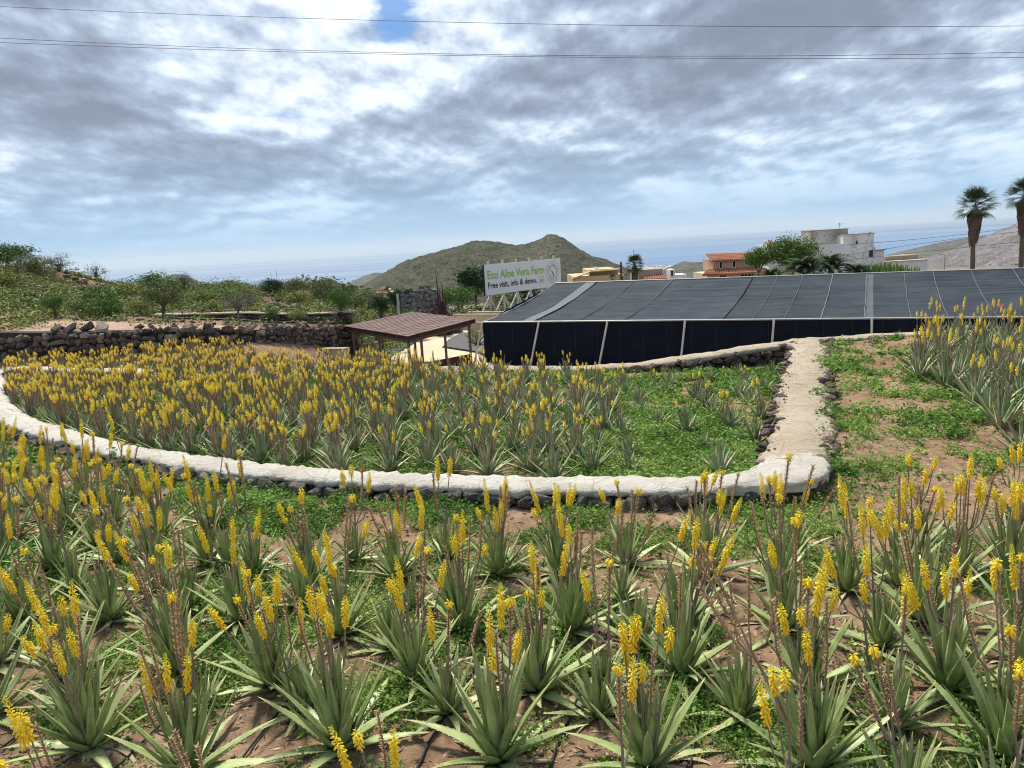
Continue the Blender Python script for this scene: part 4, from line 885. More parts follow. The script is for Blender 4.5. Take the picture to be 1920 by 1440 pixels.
# ------------------------------------------------------------------ palms
def frond_fan(seed, R=0.95):
    r = random.Random(seed); m = MB(); pet = 0.75
    m.tube([(0, 0, 0), (pet * .5, 0, 0.02), (pet, 0, -0.02)], [.028, .02, .015], 4, 0, [0.6] * 3)
    n = 16
    for i in range(n):
        a = rad(-70 + 140 * i / (n - 1)); L = R * (0.72 + 0.28 * math.cos(a)) * r.uniform(.9, 1.05); d = Vector((math.cos(a), math.sin(a), 0)); sd = Vector((-math.sin(a), math.cos(a), 0))
        p0 = Vector((pet, 0, -0.02)); p1 = p0 + d * L * .5 + Vector((0, 0, -.02 + .05 * (i % 2))); p2 = p0 + d * L * .9 + Vector((0, 0, -.08 * r.uniform(.5, 1.4))); p3 = p0 + d * L * 1.1 + Vector((0, 0, -.24 * r.uniform(.5, 1.5)))
        t = r.uniform(.2, .9)
        m.add([p0, p1 - sd * .042, p1 + sd * .042, p2 - sd * .022, p2 + sd * .022, p3], [(0, 1, 2), (1, 3, 4, 2), (3, 5, 4)], 0, t)
    return m
FAN = [frond_fan(i).mesh('frond', M['palm_leaf']) for i in range(4)]
def fan_palm(label, x, y, z0, ztop, R, trunk_r, skirt, seed, n=36, name='fan_palm'):
    r = random.Random(seed); p = thing(name, label, 'palm', (x, y, z0)); H = ztop - z0
    m = MB(); k = 10; m.tube([(0.04 * math.sin(i * .6), 0, H * i / k) for i in range(k + 1)], [trunk_r * (1.25 - .35 * i / k) * (1 + .06 * (i % 2)) for i in range(k + 1)], 9); ob('trunk', m.mesh('trunk', M['bark'], True), p)
    if skirt:
        m = MB(); N = 170
        for i in range(N):
            f = r.random(); a = r.uniform(0, 6.283); zt = H - 0.1 - f * skirt; rr = R * (0.34 - 0.15 * f) * r.uniform(.75, 1.1); L = r.uniform(.55, .95) * R
            d = Vector((math.cos(a), math.sin(a), 0)); sd = Vector((-d.y, d.x, 0)); b = Vector((0, 0, zt)) + d * trunk_r; e = Vector((0, 0, zt - L * .5)) + d * rr; g = Vector((0, 0, zt - L)) + d * rr * .85
            w = r.uniform(.08, .16) * R
            m.add([b - sd * w * .3, b + sd * w * .3, e + sd * w, e - sd * w, g + sd * w * r.uniform(.1, .5), g - sd * w * r.uniform(.1, .5)], [(0, 1, 2, 3), (3, 2, 4, 5)])
        ob('dead_leaf_skirt', m.mesh('dead_leaf_skirt', M['palm_dead']), p)
    for i in range(n):
        f = (i + .5) / n; el = rad(84 - 122 * f ** 1.05) + r.uniform(-.12, .12); az = i * 2.39996 + r.uniform(-.2, .2)
        o = ob('frond', r.choice(FAN), p, (0, 0, H - 0.15 * f), (0, 0, 0), R / 1.55 * r.uniform(.88, 1.08)); o.rotation_euler = Euler((r.uniform(-.4, .4), -el, az), 'XYZ')
    return p
fan_palm('tall fan palm with a thick skirt of dead leaves behind the shade house', 37.4, 62, -4.5, 3.8, 1.55, .16, 1.7, 1, 30)
fan_palm('fan palm cut by the edge of the picture beside the bare mountain', 41.3, 62, -4.5, 4.4, 1.55, .16, 1.65, 2, 30)
fan_palm('small fan palm with shaggy trunk beside the wooden pole', 9.65, 58, -3.5, 0.95, .78, .14, 1.5, 3, 34)
fan_palm('stunted little palm top in front of the ochre house', 7.95, 58, -3.5, 0.0, .38, .09, .4, 4, 16)
def frond_feather(seed):
    r = random.Random(seed); m = MB(); K = 14; P = []; el = rad(72)
    p = Vector((0, 0, 0))
    for i in range(K + 1):
        P.append(p.copy()); a = el - rad(125) * (i / K) ** 1.5; p = p + Vector((math.cos(a), 0, math.sin(a))) * (2.1 / K)
    m.tube(P, [.03 * (1 - .85 * i / K) for i in range(K + 1)], 4, 0, [.9] * (K + 1))
    for i in range(2, K * 3):
        f = i / (K * 3); j = f * K; q = P[int(j)].lerp(P[min(int(j) + 1, K)], j % 1); d = (P[min(int(j) + 1, K)] - P[max(int(j) - 1, 0)]).normalized()
        for sg in (-1, 1):
            L = .42 * math.sin(math.pi * min(f * .95 + .12, 1)) * r.uniform(.85, 1.1); e = q + Vector((0, sg, 0)) * L * .8 + d * L * .55 + Vector((0, 0, -.10 * L + .12 * L * (i % 3 - 1)))
            w = d * .018; m.add([q - w, q + w, q.lerp(e, .5) + w * 1.3, e, q.lerp(e, .5) - w * 1.3], [(0, 1, 2, 4), (4, 2, 3)], 0, r.uniform(.1, .9))
    return m.mesh('frond', M['palm_leaf'])
FEA = [frond_feather(i) for i in range(3)]
def feather_palm(label, x, y, z0, H, sc, seed, n=34):
    r = random.Random(seed); p = thing('date_palm', label, 'palm', (x, y, z0))
    m = MB(); m.tube([(0, 0, 0), (0, 0, H * .5), (0, 0, H)], [.34, .3, .34], 9); ob('trunk', m.mesh('trunk', M['bark']), p)
    for i in range(n):
        o = ob('frond', r.choice(FEA), p, (0, 0, H), (0, 0, 0), sc * r.uniform(.85, 1.1)); o.rotation_euler = Euler((0, rad(-8 + 58 * (i / n)), i * 2.39996), 'XYZ')
feather_palm('broad date palm with arching fronds left of the white house', 33.2, 86, -6, 3.7, 1.8, 1, 46)
feather_palm('date palm with upright fronds in front of the white house', 37.0, 88, -6, 3.9, 1.65, 2, 40)
feather_palm('low date palm drooping beside the pink house', 31.0, 90, -6, 3.0, 1.4, 3, 34)
feather_palm('date palm at the edge of the cactus thicket', 39.4, 87, -6, 3.1, 1.4, 4, 34)
ec = thing('candelabra_cactus_thicket', 'dense thicket of upright green cactus columns below the white house', 'cactus', (42.6, 88, -6))
m = MB(); m.tube([(0, 0, 0), (.02, 0, .5), (0, .03, 1.0), (0, 0, 1.25)], [.10, .095, .085, .03], 6, 0, [.2, .5, .8, 1.0]); COLM = m.mesh('stem', M['foliage_green'])
r = random.Random(5)
for i in range(150):
    a = r.uniform(-1, 1); yy = r.uniform(-1.2, 1.0); hgt = 4.35 * math.sqrt(max(0.05, 1 - a * a * 0.42)) + r.uniform(-.35, .2)
    ob('stem', COLM, ec, (a * 4.3, yy, 0), (r.uniform(-.12, .12), a * .16 + r.uniform(-.08, .08), r.uniform(0, 6)), (1.35, 1.35, hgt / 1.25))

# ------------------------------------------------------------------ shrubs and small trees
def leaf_cloud(n, radii, size, clumps, seed, spread=0.30, base=-1.0, long=1.6):
    g = np.random.default_rng(seed); c = g.normal(size=(clumps, 3)); c /= np.linalg.norm(c, axis=1)[:, None]; c *= g.uniform(0.35, 0.85, (clumps, 1)); c[:, 2] = np.where(c[:, 2] < base, base, c[:, 2])
    w = g.uniform(.5, 1.4, clumps); idx = g.choice(clumps, n, p=w / w.sum())
    p = c[idx] + g.normal(size=(n, 3)) * spread * (w[idx][:, None] ** .5) * np.array([.62, .62, .5])
    p *= np.array(radii)
    d = g.normal(size=(n, 3)); d /= np.linalg.norm(d, axis=1)[:, None]; e = np.cross(d, g.normal(size=(n, 3))); e /= np.linalg.norm(e, axis=1)[:, None]
    s = size * g.uniform(.6, 1.35, (n, 1))
    V = np.stack([p - d * s * long / 2, p + e * s * .35, p + d * s * long / 2, p - e * s * .35], 1).reshape(-1, 3); Qd = np.arange(n * 4).reshape(n, 4)
    t = np.repeat(np.clip(g.normal(.5, .22, n) + (w[idx] - .95) * .25, 0, 1), 4)
    return V, Qd, t, c * np.array(radii)
CROWN = {}
for key, mat, n, size, cl, sp, base in (('green', 'foliage_green', 4200, .062, 30, .34, -.5), ('olive', 'foliage_olive', 3800, .055, 28, .36, -.4), ('grey', 'foliage_grey', 1300, .06, 20, .40, -.4),
                                        ('yellow', 'foliage_yellow', 3400, .065, 26, .34, -.5), ('dark', 'foliage_dark', 4200, .075, 34, .34, -.7), ('broad', 'foliage_olive', 9000, .058, 46, .34, -.7), ('bare', 'foliage_grey', 420, .05, 18, .34, -.2)):
    for v in range(3): CROWN[key, v] = leaf_cloud(n, (1, 1, .8), size, cl, 50 + v * 7 + len(key), sp, base)
CM = {k: fast_mesh('crown', v[0], v[1], M[{'green': 'foliage_green', 'olive': 'foliage_olive', 'grey': 'foliage_grey', 'yellow': 'foliage_yellow', 'dark': 'foliage_dark', 'broad': 'foliage_green', 'bare': 'foliage_grey'}[k[0]]], v[2]) for k, v in CROWN.items()}
TM = {}
for k, v in CROWN.items():
    m = MB(); r = random.Random(len(TM)); m.tube([(0, 0, -2.2), (.05, .02, -1.4), (0, 0, -.75)], [.10, .08, .07], 6)
    for c in v[3][:(16 if k[0] in ('bare', 'grey') else 10)]:
        c = Vector(c); mid = Vector((c.x * .45, c.y * .45, -.75 + (c.z + .75) * .55)); m.tube([(0, 0, -.8), mid, c], [.05, .03, .010], 4)
        if k[0] in ('bare', 'grey'):
            for _ in range(4):
                e = c + Vector((r.gauss(0, .25), r.gauss(0, .25), r.uniform(0, .45))); m.tube([mid.lerp(c, r.uniform(.3, 1)), e], [.018, .006], 3)
    TM[k] = m.mesh('trunk', M['twig' if k[0] in ('bare', 'grey') else 'bark'])
def shrub(label, cat, key, x, y, zc, w, h, zb, v=0, name='shrub'):
    if x < -5 and y < 56: dz = max(0.0, gz(x, y) - 0.05 - zb); zb += dz; zc += dz
    s = thing(name, label, cat, (x, y, zb), random.uniform(0, 6.28)); up = max(zc - zb, h * .5)
    sx, sz = w / 2 * 1.08, h / 2 / .74
    ob('crown', CM[key, v % 3], s, (0, 0, up), (0, 0, 0), (sx, sx, sz)); zg = max(gz(x, y) - zb - 0.1, -1.5)
    k = (up - zg) / 2.2 if up - zg > 1e-3 else sz
    ob('trunk', TM[key, v % 3], s, (0, 0, up), (0, 0, 0), (sx, sx, max(k, sz * .6)))
SHR = [('small_tree', 'round olive green tree on a thin trunk left of the terrace wall', 'tree', 'olive', -13.76, 31, 1.61, 1.75, 1.1, .60),
 ('small_tree', 'pale feathery little tree in front of the terrace wall', 'tree', 'grey', -10.81, 31, 1.28, 1.25, .85, .38),
 ('small_tree', 'small bright tree with forked trunk above the tall lava wall', 'tree', 'green', -17.26, 29.5, 1.66, .98, .62, 1.03),
 ('shrub', 'bright green bush behind the leaning twiggy shrub', 'shrub', 'green', -16.5, 31.5, 1.78, 1.5, .9, .98),
 ('shrub', 'leaning twiggy green shrub on top of the lava wall', 'shrub', 'green', -15.56, 30, 1.12, 1.6, .96, .60),
 ('shrub', 'low rounded bush just above the lava wall stones', 'shrub', 'olive', -16.58, 30, 1.27, .9, .54, .80),
 ('bare_tree', 'wiry leafless tree on the skyline near the left edge', 'tree', 'bare', -28.52, 48, 3.07, 1.5, 1.2, 2.2),
 ('bare_tree', 'thin grey leafless tree on the skyline right of the wiry one', 'tree', 'bare', -25.15, 48, 2.65, 1.3, 1.3, 1.9),
 ('shrub', 'grey-green skyline bush between the two leafless trees', 'shrub', 'grey', -26.76, 47, 2.37, 1.7, 1.0, 1.7),
 ('shrub', 'broad green bush at the top left end of the slope', 'shrub', 'green', -29.2, 46, 3.10, 2.8, 1.5, 2.2),
 ('shrub', 'wide green skyline bush in front of the distant cone hill', 'shrub', 'green', -20.74, 46, 1.92, 2.7, 1.1, 1.3),
 ('shrub', 'pale twiggy bush beside the distant cone hill', 'shrub', 'grey', -19.03, 46, 1.76, 1.2, .95, 1.1),
 ('shrub', 'low green bush on the crest left of the town', 'shrub', 'green', -16.39, 45, 1.05, 2.0, .9, .5),
 ('shrub', 'small dark bush on the crest against the town', 'shrub', 'dark', -20.35, 60, .85, .9, .6, .1),
 ('shrub', 'dark green bush with pale stems above the terrace wall', 'shrub', 'dark', -12.71, 42, 1.04, 1.35, .95, .5),
 ('shrub', 'grey-olive shrub right of the dark bush on the crest', 'shrub', 'olive', -12.0, 44, 1.18, 1.4, 1.0, .5),
 ('shrub', 'tall spiky olive shrub against the distant town', 'shrub', 'olive', -10.44, 44, .90, 1.75, 1.4, .2),
 ('small_tree', 'bright green young tree where the terrace wall ends', 'tree', 'green', -7.54, 35, .53, 1.25, 1.15, -.30),
 ('small_tree', 'tiny bright tree close to the middle of the terrace wall', 'tree', 'green', -9.92, 32.5, .70, .55, .45, .25),
 ('small_tree', 'little yellow-green tree near the terrace wall bend', 'tree', 'yellow', -8.92, 32.5, .58, .80, .42, .15),
 ('shrub', 'loose olive bush left of the domed tree', 'shrub', 'olive', -7.89, 40, .51, 1.4, .75, .0),
 ('small_tree', 'dark domed tree on a short trunk left of the monument', 'tree', 'dark', -5.94, 36, .60, 1.1, .78, -.5),
 ('shrub', 'wide pale olive bush behind the domed tree', 'shrub', 'olive', -8.25, 46, .39, 2.1, .8, -.1),
 ('shrub', 'dark bush touching the monument edge', 'shrub', 'dark', -6.8, 47, .20, 1.0, .9, -.6),
 ('shrub', 'rounded olive bush above the left part of the terrace wall', 'shrub', 'olive', -12.23, 36, .96, 1.15, .8, .4),
 ('dense_tree', 'large dark green tree directly left of the billboard', 'tree', 'dark', -2.9, 72, -.28, 3.4, 3.0, -3.0),
 ('shrub', 'bright green shrub below the dark tree by the billboard', 'shrub', 'green', -3.79, 62, -1.0, 2.6, 1.8, -2.4),
 ('shrub', 'green shrub beside the red reeds', 'shrub', 'green', -4.6, 58, -.75, 1.9, 1.5, -2.2),
 ('shrub', 'olive shrub under the billboard struts', 'shrub', 'olive', -0.14, 64, -1.75, 3.4, 1.6, -2.9),
 ('dense_tree', 'dark tree hidden behind the billboard struts', 'tree', 'dark', 1.2, 68, -1.5, 3.6, 2.0, -3.2),
 ('shrub', 'yellowish scrub bush below the skyline bushes', 'shrub', 'yellow', -20.43, 42, 1.68, 1.9, .85, 1.2),
 ('shrub', 'low yellow-green bush uphill of the terrace wall', 'shrub', 'yellow', -15.05, 38, 1.10, 1.5, .65, .7),
 ('shrub', 'low yellowish bush at the left edge of the slope', 'shrub', 'yellow', -25.52, 40, 1.68, 1.8, .75, 1.3),
 ('shrub', 'flat yellow bush behind the round olive tree', 'shrub', 'yellow', -15.93, 33.5, 1.30, 1.3, .55, .9),
 ('shrub', 'olive bush halfway up the left slope', 'shrub', 'olive', -26.74, 44, 2.21, 2.0, .85, 1.7),
 ('shrub', 'small yellow bush in front of the spiky olive shrub', 'shrub', 'yellow', -10.76, 40, .84, 1.5, .7, .4),
 ('shrub', 'low yellow bush just above the terrace wall', 'shrub', 'yellow', -12.91, 34.3, 1.0, 1.0, .45, .65),
 ('shrub', 'green shrub at the foot of the monument', 'shrub', 'green', -5.4, 42.5, -.75, 1.6, .9, -1.9),
 ('broad_tree', 'large olive-green tree in front of the white houses', 'tree', 'broad', 36.6, 99, -.35, 6.4, 4.2, -6.5),
 ('broad_tree', 'smaller pale tree at the left of the olive-green tree', 'tree', 'broad', 33.0, 101, -.75, 3.4, 2.6, -6.5)]
for k, (nm, lb, ct, key, x, y, zc, w, h_, zb) in enumerate(SHR): shrub(lb, ct, key, x, y, zc, w, h_, zb, k, nm)

# low scrub and loose rocks over the left slope and beyond
def scatter_leaves(P, per, rad_, hgt, size, seed, long=1.5, tmid=.5, flat=0.5):
    """P (n,2) clump centres -> leaf faces standing on the ground"""
    g = np.random.default_rng(seed); n = len(P) * per
    c = np.repeat(P, per, 0); rr = np.repeat(rad_ * g.uniform(.5, 1.4, len(P)), per); hh = np.repeat(hgt * g.uniform(.4, 1.3, len(P)) * (.35 + 1.9 * np.clip(fbm(P[:, 0] * 2.4, P[:, 1] * 2.4, 3, 91) - .2, 0, 1)), per); tt = np.repeat(g.normal(tmid, .13, len(P)) + (fbm(P[:, 0] * 1.3, P[:, 1] * 1.3, 3, 95) - .45) * 1.1, per)
    a = g.uniform(0, 2 * np.pi, n); q = np.sqrt(g.random(n)) * rr
    x = c[:, 0] + np.cos(a) * q; y = c[:, 1] + np.sin(a) * q
    z = ground_z(x, y) + hh * g.random(n) * np.sqrt(np.clip(1 - (q / (rr * 1.05)) ** 2, 0.05, 1))
    p = np.stack([x, y, z], 1); d = g.normal(size=(n, 3)); d[:, 2] *= flat; d /= np.linalg.norm(d, axis=1)[:, None]
    e = np.cross(d, g.normal(size=(n, 3)) * np.array([.5, .5, 1])); e /= np.linalg.norm(e, axis=1)[:, None]
    s = (np.asarray(size)[np.repeat(np.arange(len(P)), per)] if hasattr(size, '__len__') else size) * g.uniform(.6, 1.35, n); s = s[:, None]
    V = np.stack([p - d * s * long / 2, p + e * s * .42, p + d * s * long / 2, p - e * s * .42], 1).reshape(-1, 3)
    return V, np.arange(n * 4).reshape(n, 4), np.repeat(np.clip(tt + g.normal(0, .18, n), 0, 1), 4)
g = np.random.default_rng(5)
P = np.stack([g.uniform(-40, -5.5, 9000), g.uniform(26, 56, 9000)], 1)
keep = (P[:, 1] > y_left(P[:, 0]) + 0.6) & (fbm(P[:, 0] * .35, P[:, 1] * .35, 3, 77) > .33) & ((P[:, 1] > 33.5) | (g.random(9000) < np.where(P[:, 0] < -17, .55, .10))); P = P[keep]
V, Qd, t, = scatter_leaves(P, 34, .42, .46, .062, 6)
stuff(tag(ob('undergrowth', fast_mesh('undergrowth', V, Qd, M['foliage_yellow'], t)), 'yellow-olive low scrub covering the rocky slope at the left', 'scrub'))
P2 = P[g.random(len(P)) < .48]
V, Qd, t, = scatter_leaves(P2 + np.array([.35, -.2]), 40, .5, .66, .058, 8)
stuff(tag(ob('undergrowth', fast_mesh('undergrowth', V, Qd, M['foliage_green'], t)), 'green low scrub mixed through the rocky slope at the left', 'scrub'))
P = np.stack([g.uniform(-14, 14, 3000), g.uniform(48, 130, 3000)], 1); P = P[(P[:, 0] < 1.5 + (P[:, 1] - 55) * .02) & (np.hypot(P[:, 0], P[:, 1]) > 50)]
V, Qd, t, = scatter_leaves(P, 26, .8, .9, .17, 9); stuff(tag(ob('undergrowth', fast_mesh('undergrowth', V, Qd, M['foliage_olive'], t)), 'olive scrub behind the monument and below the hill', 'scrub'))
def rock_field(name, label, x, y, s, mat, seed, sink=.25):
    g = np.random.default_rng(seed); n = len(x); base = np.array([v.co for v in ROCK['basalt'][0].vertices]); tri = [tuple(p.vertices) for p in ROCK['basalt'][0].polygons]
    z = ground_z(x, y); B = []; 
    for k in range(4):
        me = ROCK['basalt'][k]; B.append((np.array([v.co[:] for v in me.vertices]), np.array([tuple(p.vertices)[:3] for p in me.polygons if len(p.vertices) == 3])))
    VV = []; FF = []; TT = []; o = 0
    for i in range(n):
        b, f = B[i % 4]; a = g.uniform(0, 6.28); ca, sa = math.cos(a), math.sin(a); q = b * s[i] * np.array([g.uniform(.8, 1.4), g.uniform(.8, 1.2), g.uniform(.6, 1)])
        VV.append(np.stack([q[:, 0] * ca - q[:, 1] * sa + x[i], q[:, 0] * sa + q[:, 1] * ca + y[i], q[:, 2] + z[i] + s[i] * sink], 1)); FF.append(f + o); TT.append(np.full(len(b), g.random())); o += len(b)
    return stuff(tag(ob(name, fast_mesh(name, np.concatenate(VV), np.concatenate(FF), M[mat], np.concatenate(TT))), label, 'stones'))
n = NT('rubble'); M['rubble'] = n.done(n.ramp(n.attr(), [(0, (.05, .042, .04)), (.5, (.11, .08, .066)), (.85, (.20, .15, .12)), (1, (.34, .27, .22))]), .92, .2)
x = g.uniform(-38, -6.5, 1500); y = g.uniform(28.2, 50, 1500); k = (y > y_left(x) + .5); x, y = x[k], y[k]
rock_field('rubble', 'loose dark rubble scattered over the scrubby slope', x, y, g.uniform(.10, .42, len(x)) * np.where(y < 33, .45, 1.0), 'rubble', 7)
# trodden earth ledge behind the tall wall
hp = MB(); V = []
for i in range(41):
    xx = -17 + 7.2 * i / 40
    for k in range(4):
        yy = float(y_left(xx)) + 0.55 + k * 0.75; V.append((xx, yy, gz(xx, yy) + 0.035))
hp.add(V, [(i * 4 + k, i * 4 + 4 + k, i * 4 + 5 + k, i * 4 + 1 + k) for i in range(40) for k in range(3)]); structure(ob('path', hp.mesh('path', M['dirt_path'], True)))
o = thing('water_pipe', 'black irrigation pipe lying along the foot of the terrace wall', 'pipe'); m = MB()
m.tube([(xx, float(np.interp(xx, arr(UPPER, 0), arr(UPPER, 1))) - .75 + .06 * math.sin(xx * 2), gz(xx, float(np.interp(xx, arr(UPPER, 0), arr(UPPER, 1))) - .75) + .07) for xx in np.linspace(-14.8, -7.6, 50)], .045, 6); ob('pipe_run', m.mesh('pipe_run', M['hose'], True), o)

# ------------------------------------------------------------------ aloes
def aloe_leaf(L, w, e0, e1, seed, seg=9, teeth=13, thick=0.30, side=0.0, name='leaf', mat='aloe_leaf'):
    """one fleshy toothed leaf: grows along +X, elevation goes from e0 at the base to e1 at the tip"""
    r = random.Random(seed); m = MB(); P = []; p = Vector((0, 0, 0)); yaw = 0
    for i in range(seg + 1):
        P.append(p.copy()); f = i / seg; e = rad(e0 + (e1 - e0) * f ** 1.2); yaw = side * f
        p = p + Vector((math.cos(e) * math.cos(yaw), math.cos(e) * math.sin(yaw), math.sin(e))) * (L / seg)
    V = []; T = []; edge = []
    def wid(f): return w * (0.86 + 0.28 * min(f / .18, 1) - 0.14) * max(1 - f, 0.0) ** 0.78 + .0012
    for i in range(seg + 1):
        f = i / seg; d = (P[min(i + 1, seg)] - P[max(i - 1, 0)]).normalized(); s = Vector((-math.sin(side * f), math.cos(side * f), 0)); u = s.cross(d) * -1
        u = d.cross(s); u = u if u.z > 0 or abs(u.z) < .05 and u.x < 0 else -u
        h = wid(f) / 2; th = wid(f) * thick
        up_in = u      # channelled upper side, rounded under side
        ringp = [(-1, .16), (-.55, -.10), (0, -.20), (.55, -.10), (1, .16), (.62, -.62), (0, -1.0), (-.62, -.62)]
        for a, b in ringp: V.append(P[i] + s * (a * h) + up_in * (b * th)); T.append(f)
        edge.append((P[i] + s * h + u * (.16 * th), P[i] - s * h + u * (.16 * th), s, d))
    F = [(i * 8 + j, i * 8 + (j + 1) % 8, (i + 1) * 8 + (j + 1) % 8, (i + 1) * 8 + j) for i in range(seg) for j in range(8)] + [tuple(range(8))[::-1], tuple(seg * 8 + j for j in range(8))]
    m.add(V, F, 0, T)
    for k in range(teeth):
        f = .06 + .86 * k / teeth; j = f * seg; i = int(j)
        for q in (0, 1):
            a = edge[i][q].lerp(edge[i + 1][q], j - i); s, d = edge[i][2] * (1 if q == 0 else -1), edge[i][3]; z = w * .085 * (1.15 - f * .6)
            m.add([a - d * z * .6, a + d * z * .6, a + s * z * 1.1 + d * z * .55], [(0, 1, 2)], 1, .5)
    return m.mesh(name, [M[mat], M['tooth']], True)
EL = [(84, 88), (78, 76), (70, 66), (62, 55), (52, 46), (40, 30), (26, 12), (14, -12)]
LEAF = [[aloe_leaf(.60 * (1.0 if k < 5 else .95), .084 + .012 * (v % 2) + .003 * k, a + 4 * (v - 1), b + 9 * (v - 1), 10 * k + v, side=(v - 1) * .22) for v in range(3)] for k, (a, b) in enumerate(EL)]
DRY = [aloe_leaf(.46, .062, 10 - 6 * v, -16 - 8 * v, 200 + v, 8, 6, .12, (v - 1) * .9, 'dry_leaf', 'dry_leaf') for v in range(3)]
def spike(L, R, n, seed, buds=.30, tuft=False, sides=4, low=False):
    """a raceme: drooping tubular flowers below, closed greenish buds above"""
    r = random.Random(seed); m = MB(); m.tube([(0, 0, -.01), (0, 0, L * .6), (0, 0, L)], [.006, .005, .002], 4, 0, [.5, .6, 1.0])
    for i in range(n):
        f = ((i + .5) / n) ** .92; a = i * 2.39996 + r.uniform(-.3, .3); z = f * L
        if f < 1 - buds: el = rad(-62 + 34 * f + r.uniform(-9, 9)); ln = R * r.uniform(.95, 1.2); t = max(0, .05 + .62 * f + r.uniform(-.1, .1)); wd = .0062
        else: g_ = (f - 1 + buds) / buds; el = rad(-15 + 85 * g_); ln = R * (.80 - .52 * g_); t = min(1, .66 + .36 * g_); wd = .0050 * (1 - .4 * g_)
        wd *= (R / .034) * (1.55 if low else 1.0)
        d = Vector((math.cos(a) * math.cos(el), math.sin(a) * math.cos(el), math.sin(el))); s = Vector((-math.sin(a), math.cos(a), 0)); u = d.cross(s)
        b = Vector((math.cos(a) * .006, math.sin(a) * .006, z + R * .35 * (el < 0)))
        V = [b]; T = [t]
        for fr, rr in ((.35, .85), (.80, 1.0)):
            for j in range(sides): q = 6.2832 * j / sides; V.append(b + d * ln * fr + (s * math.cos(q) + u * math.sin(q)) * wd * rr); T.append(t)
        V.append(b + d * ln); T.append(max(0, t - .1))
        k = sides; F = [(0, 1 + (j + 1) % k, 1 + j) for j in range(k)] + [(1 + j, 1 + (j + 1) % k, 1 + k + (j + 1) % k, 1 + k + j) for j in range(k)] + [(1 + k + j, 1 + k + (j + 1) % k, 1 + 2 * k) for j in range(k)]
        m.add(V, F, 0, T)
    return m
SPK = [spike(L, .030, n, 30 + i, b).mesh('flower_spike', M['flower']) for i, (L, n, b) in enumerate(((.20, 66, .30), (.24, 76, .36), (.16, 54, .28), (.27, 84, .45), (.12, 36, .25)))]
TUFT = [spike(.045, .032, 17, 60 + i, .15).mesh('flower_spike', M['flower']) for i in range(2)]
def bracts(m, a, b, n, r, size=.018):
    a = Vector(a); b = Vector(b); d = (b - a).normalized()
    for i in range(n):
        p = a.lerp(b, (i + .5) / n); q = i * 2.39996; o = Vector((math.cos(q), math.sin(q), 0)); s = Vector((-o.y, o.x, 0)); z = size * r.uniform(.7, 1.2)
        m.add([p + s * z * .45, p - s * z * .45, p + o * z * 1.25 + d * z * 1.1, p + o * z * .5 - d * z * .2], [(0, 1, 2), (0, 3, 1), (0, 2, 3), (1, 3, 2)], 1, .5)
def stalk(seed, kinds, H, dry=False):
    """candelabra stalk; returns mesh and a list of (position, direction, kind) where flower spikes sit"""
    r = random.Random(seed); m = MB(); top = []; n = len(kinds); fork = H * r.uniform(.46, .60); lean = Vector((r.uniform(-.12, .12), r.uniform(-.12, .12), 0))
    base = Vector((0, 0, .02)); f0 = lean * fork + Vector((0, 0, fork)); m.tube([base, base.lerp(f0, .5) + Vector((.008, 0, 0)), f0], [.0100, .0088, .0075], 7, 0, [0, .2, .35])
    for i, kd in enumerate(kinds):
        a = 6.2832 * i / max(n, 1) + r.uniform(-.5, .5); out = Vector((math.cos(a), math.sin(a), 0)) * (r.uniform(.07, .17) if i else r.uniform(0, .05)); hh = H * (r.uniform(.80, 1.0) if i else 1.0) * (1.04 if kd != 'full' else .88)
        st = f0 - (f0 - base) * (r.uniform(0, .28) if i else 0); e = Vector((st.x, st.y, 0)) + out * 1.25 + lean * (hh - fork) + Vector((0, 0, hh)); c1 = st + out * .75 + Vector((0, 0, (hh - st.z) * .22))
        pts = [st, c1, c1.lerp(e, .4) + out * .10, e]; m.tube(pts, [.0068, .0062, .0054, .0042], 6, 0, [.35, .5, .75, 1.0])
        d = (pts[3] - pts[2]).normalized()
        if kd == 'bare': bracts(m, c1.lerp(e, .15), e, 58, r); bracts(m, e - d * .02, e + d * .02, 5, r)
        elif kd == 'spent': bracts(m, c1.lerp(e, .10), e, 62, r); top.append((e, d, 'spent'))
        else: bracts(m, c1.lerp(e, .62), e, 14, r, .008); top.append((e, d, 'full'))
    return m.mesh('flower_stalk', [M['stalk_dry' if dry else 'stalk'], M['bract']]), top
KD = [('full', 'full', 'full'), ('full', 'full', 'bare'), ('spent', 'full'), ('full',), ('spent', 'spent', 'bare', 'bare'), ('full', 'full', 'full', 'bare'), ('bare', 'bare', 'bare'), ('spent', 'full', 'bare'), ('full', 'full', 'bare'), ('spent', 'bare', 'full', 'bare')]
STK = [stalk(300 + i, k, .92 + .05 * (i % 4), dry=(i == 6)) for i, k in enumerate(KD)]
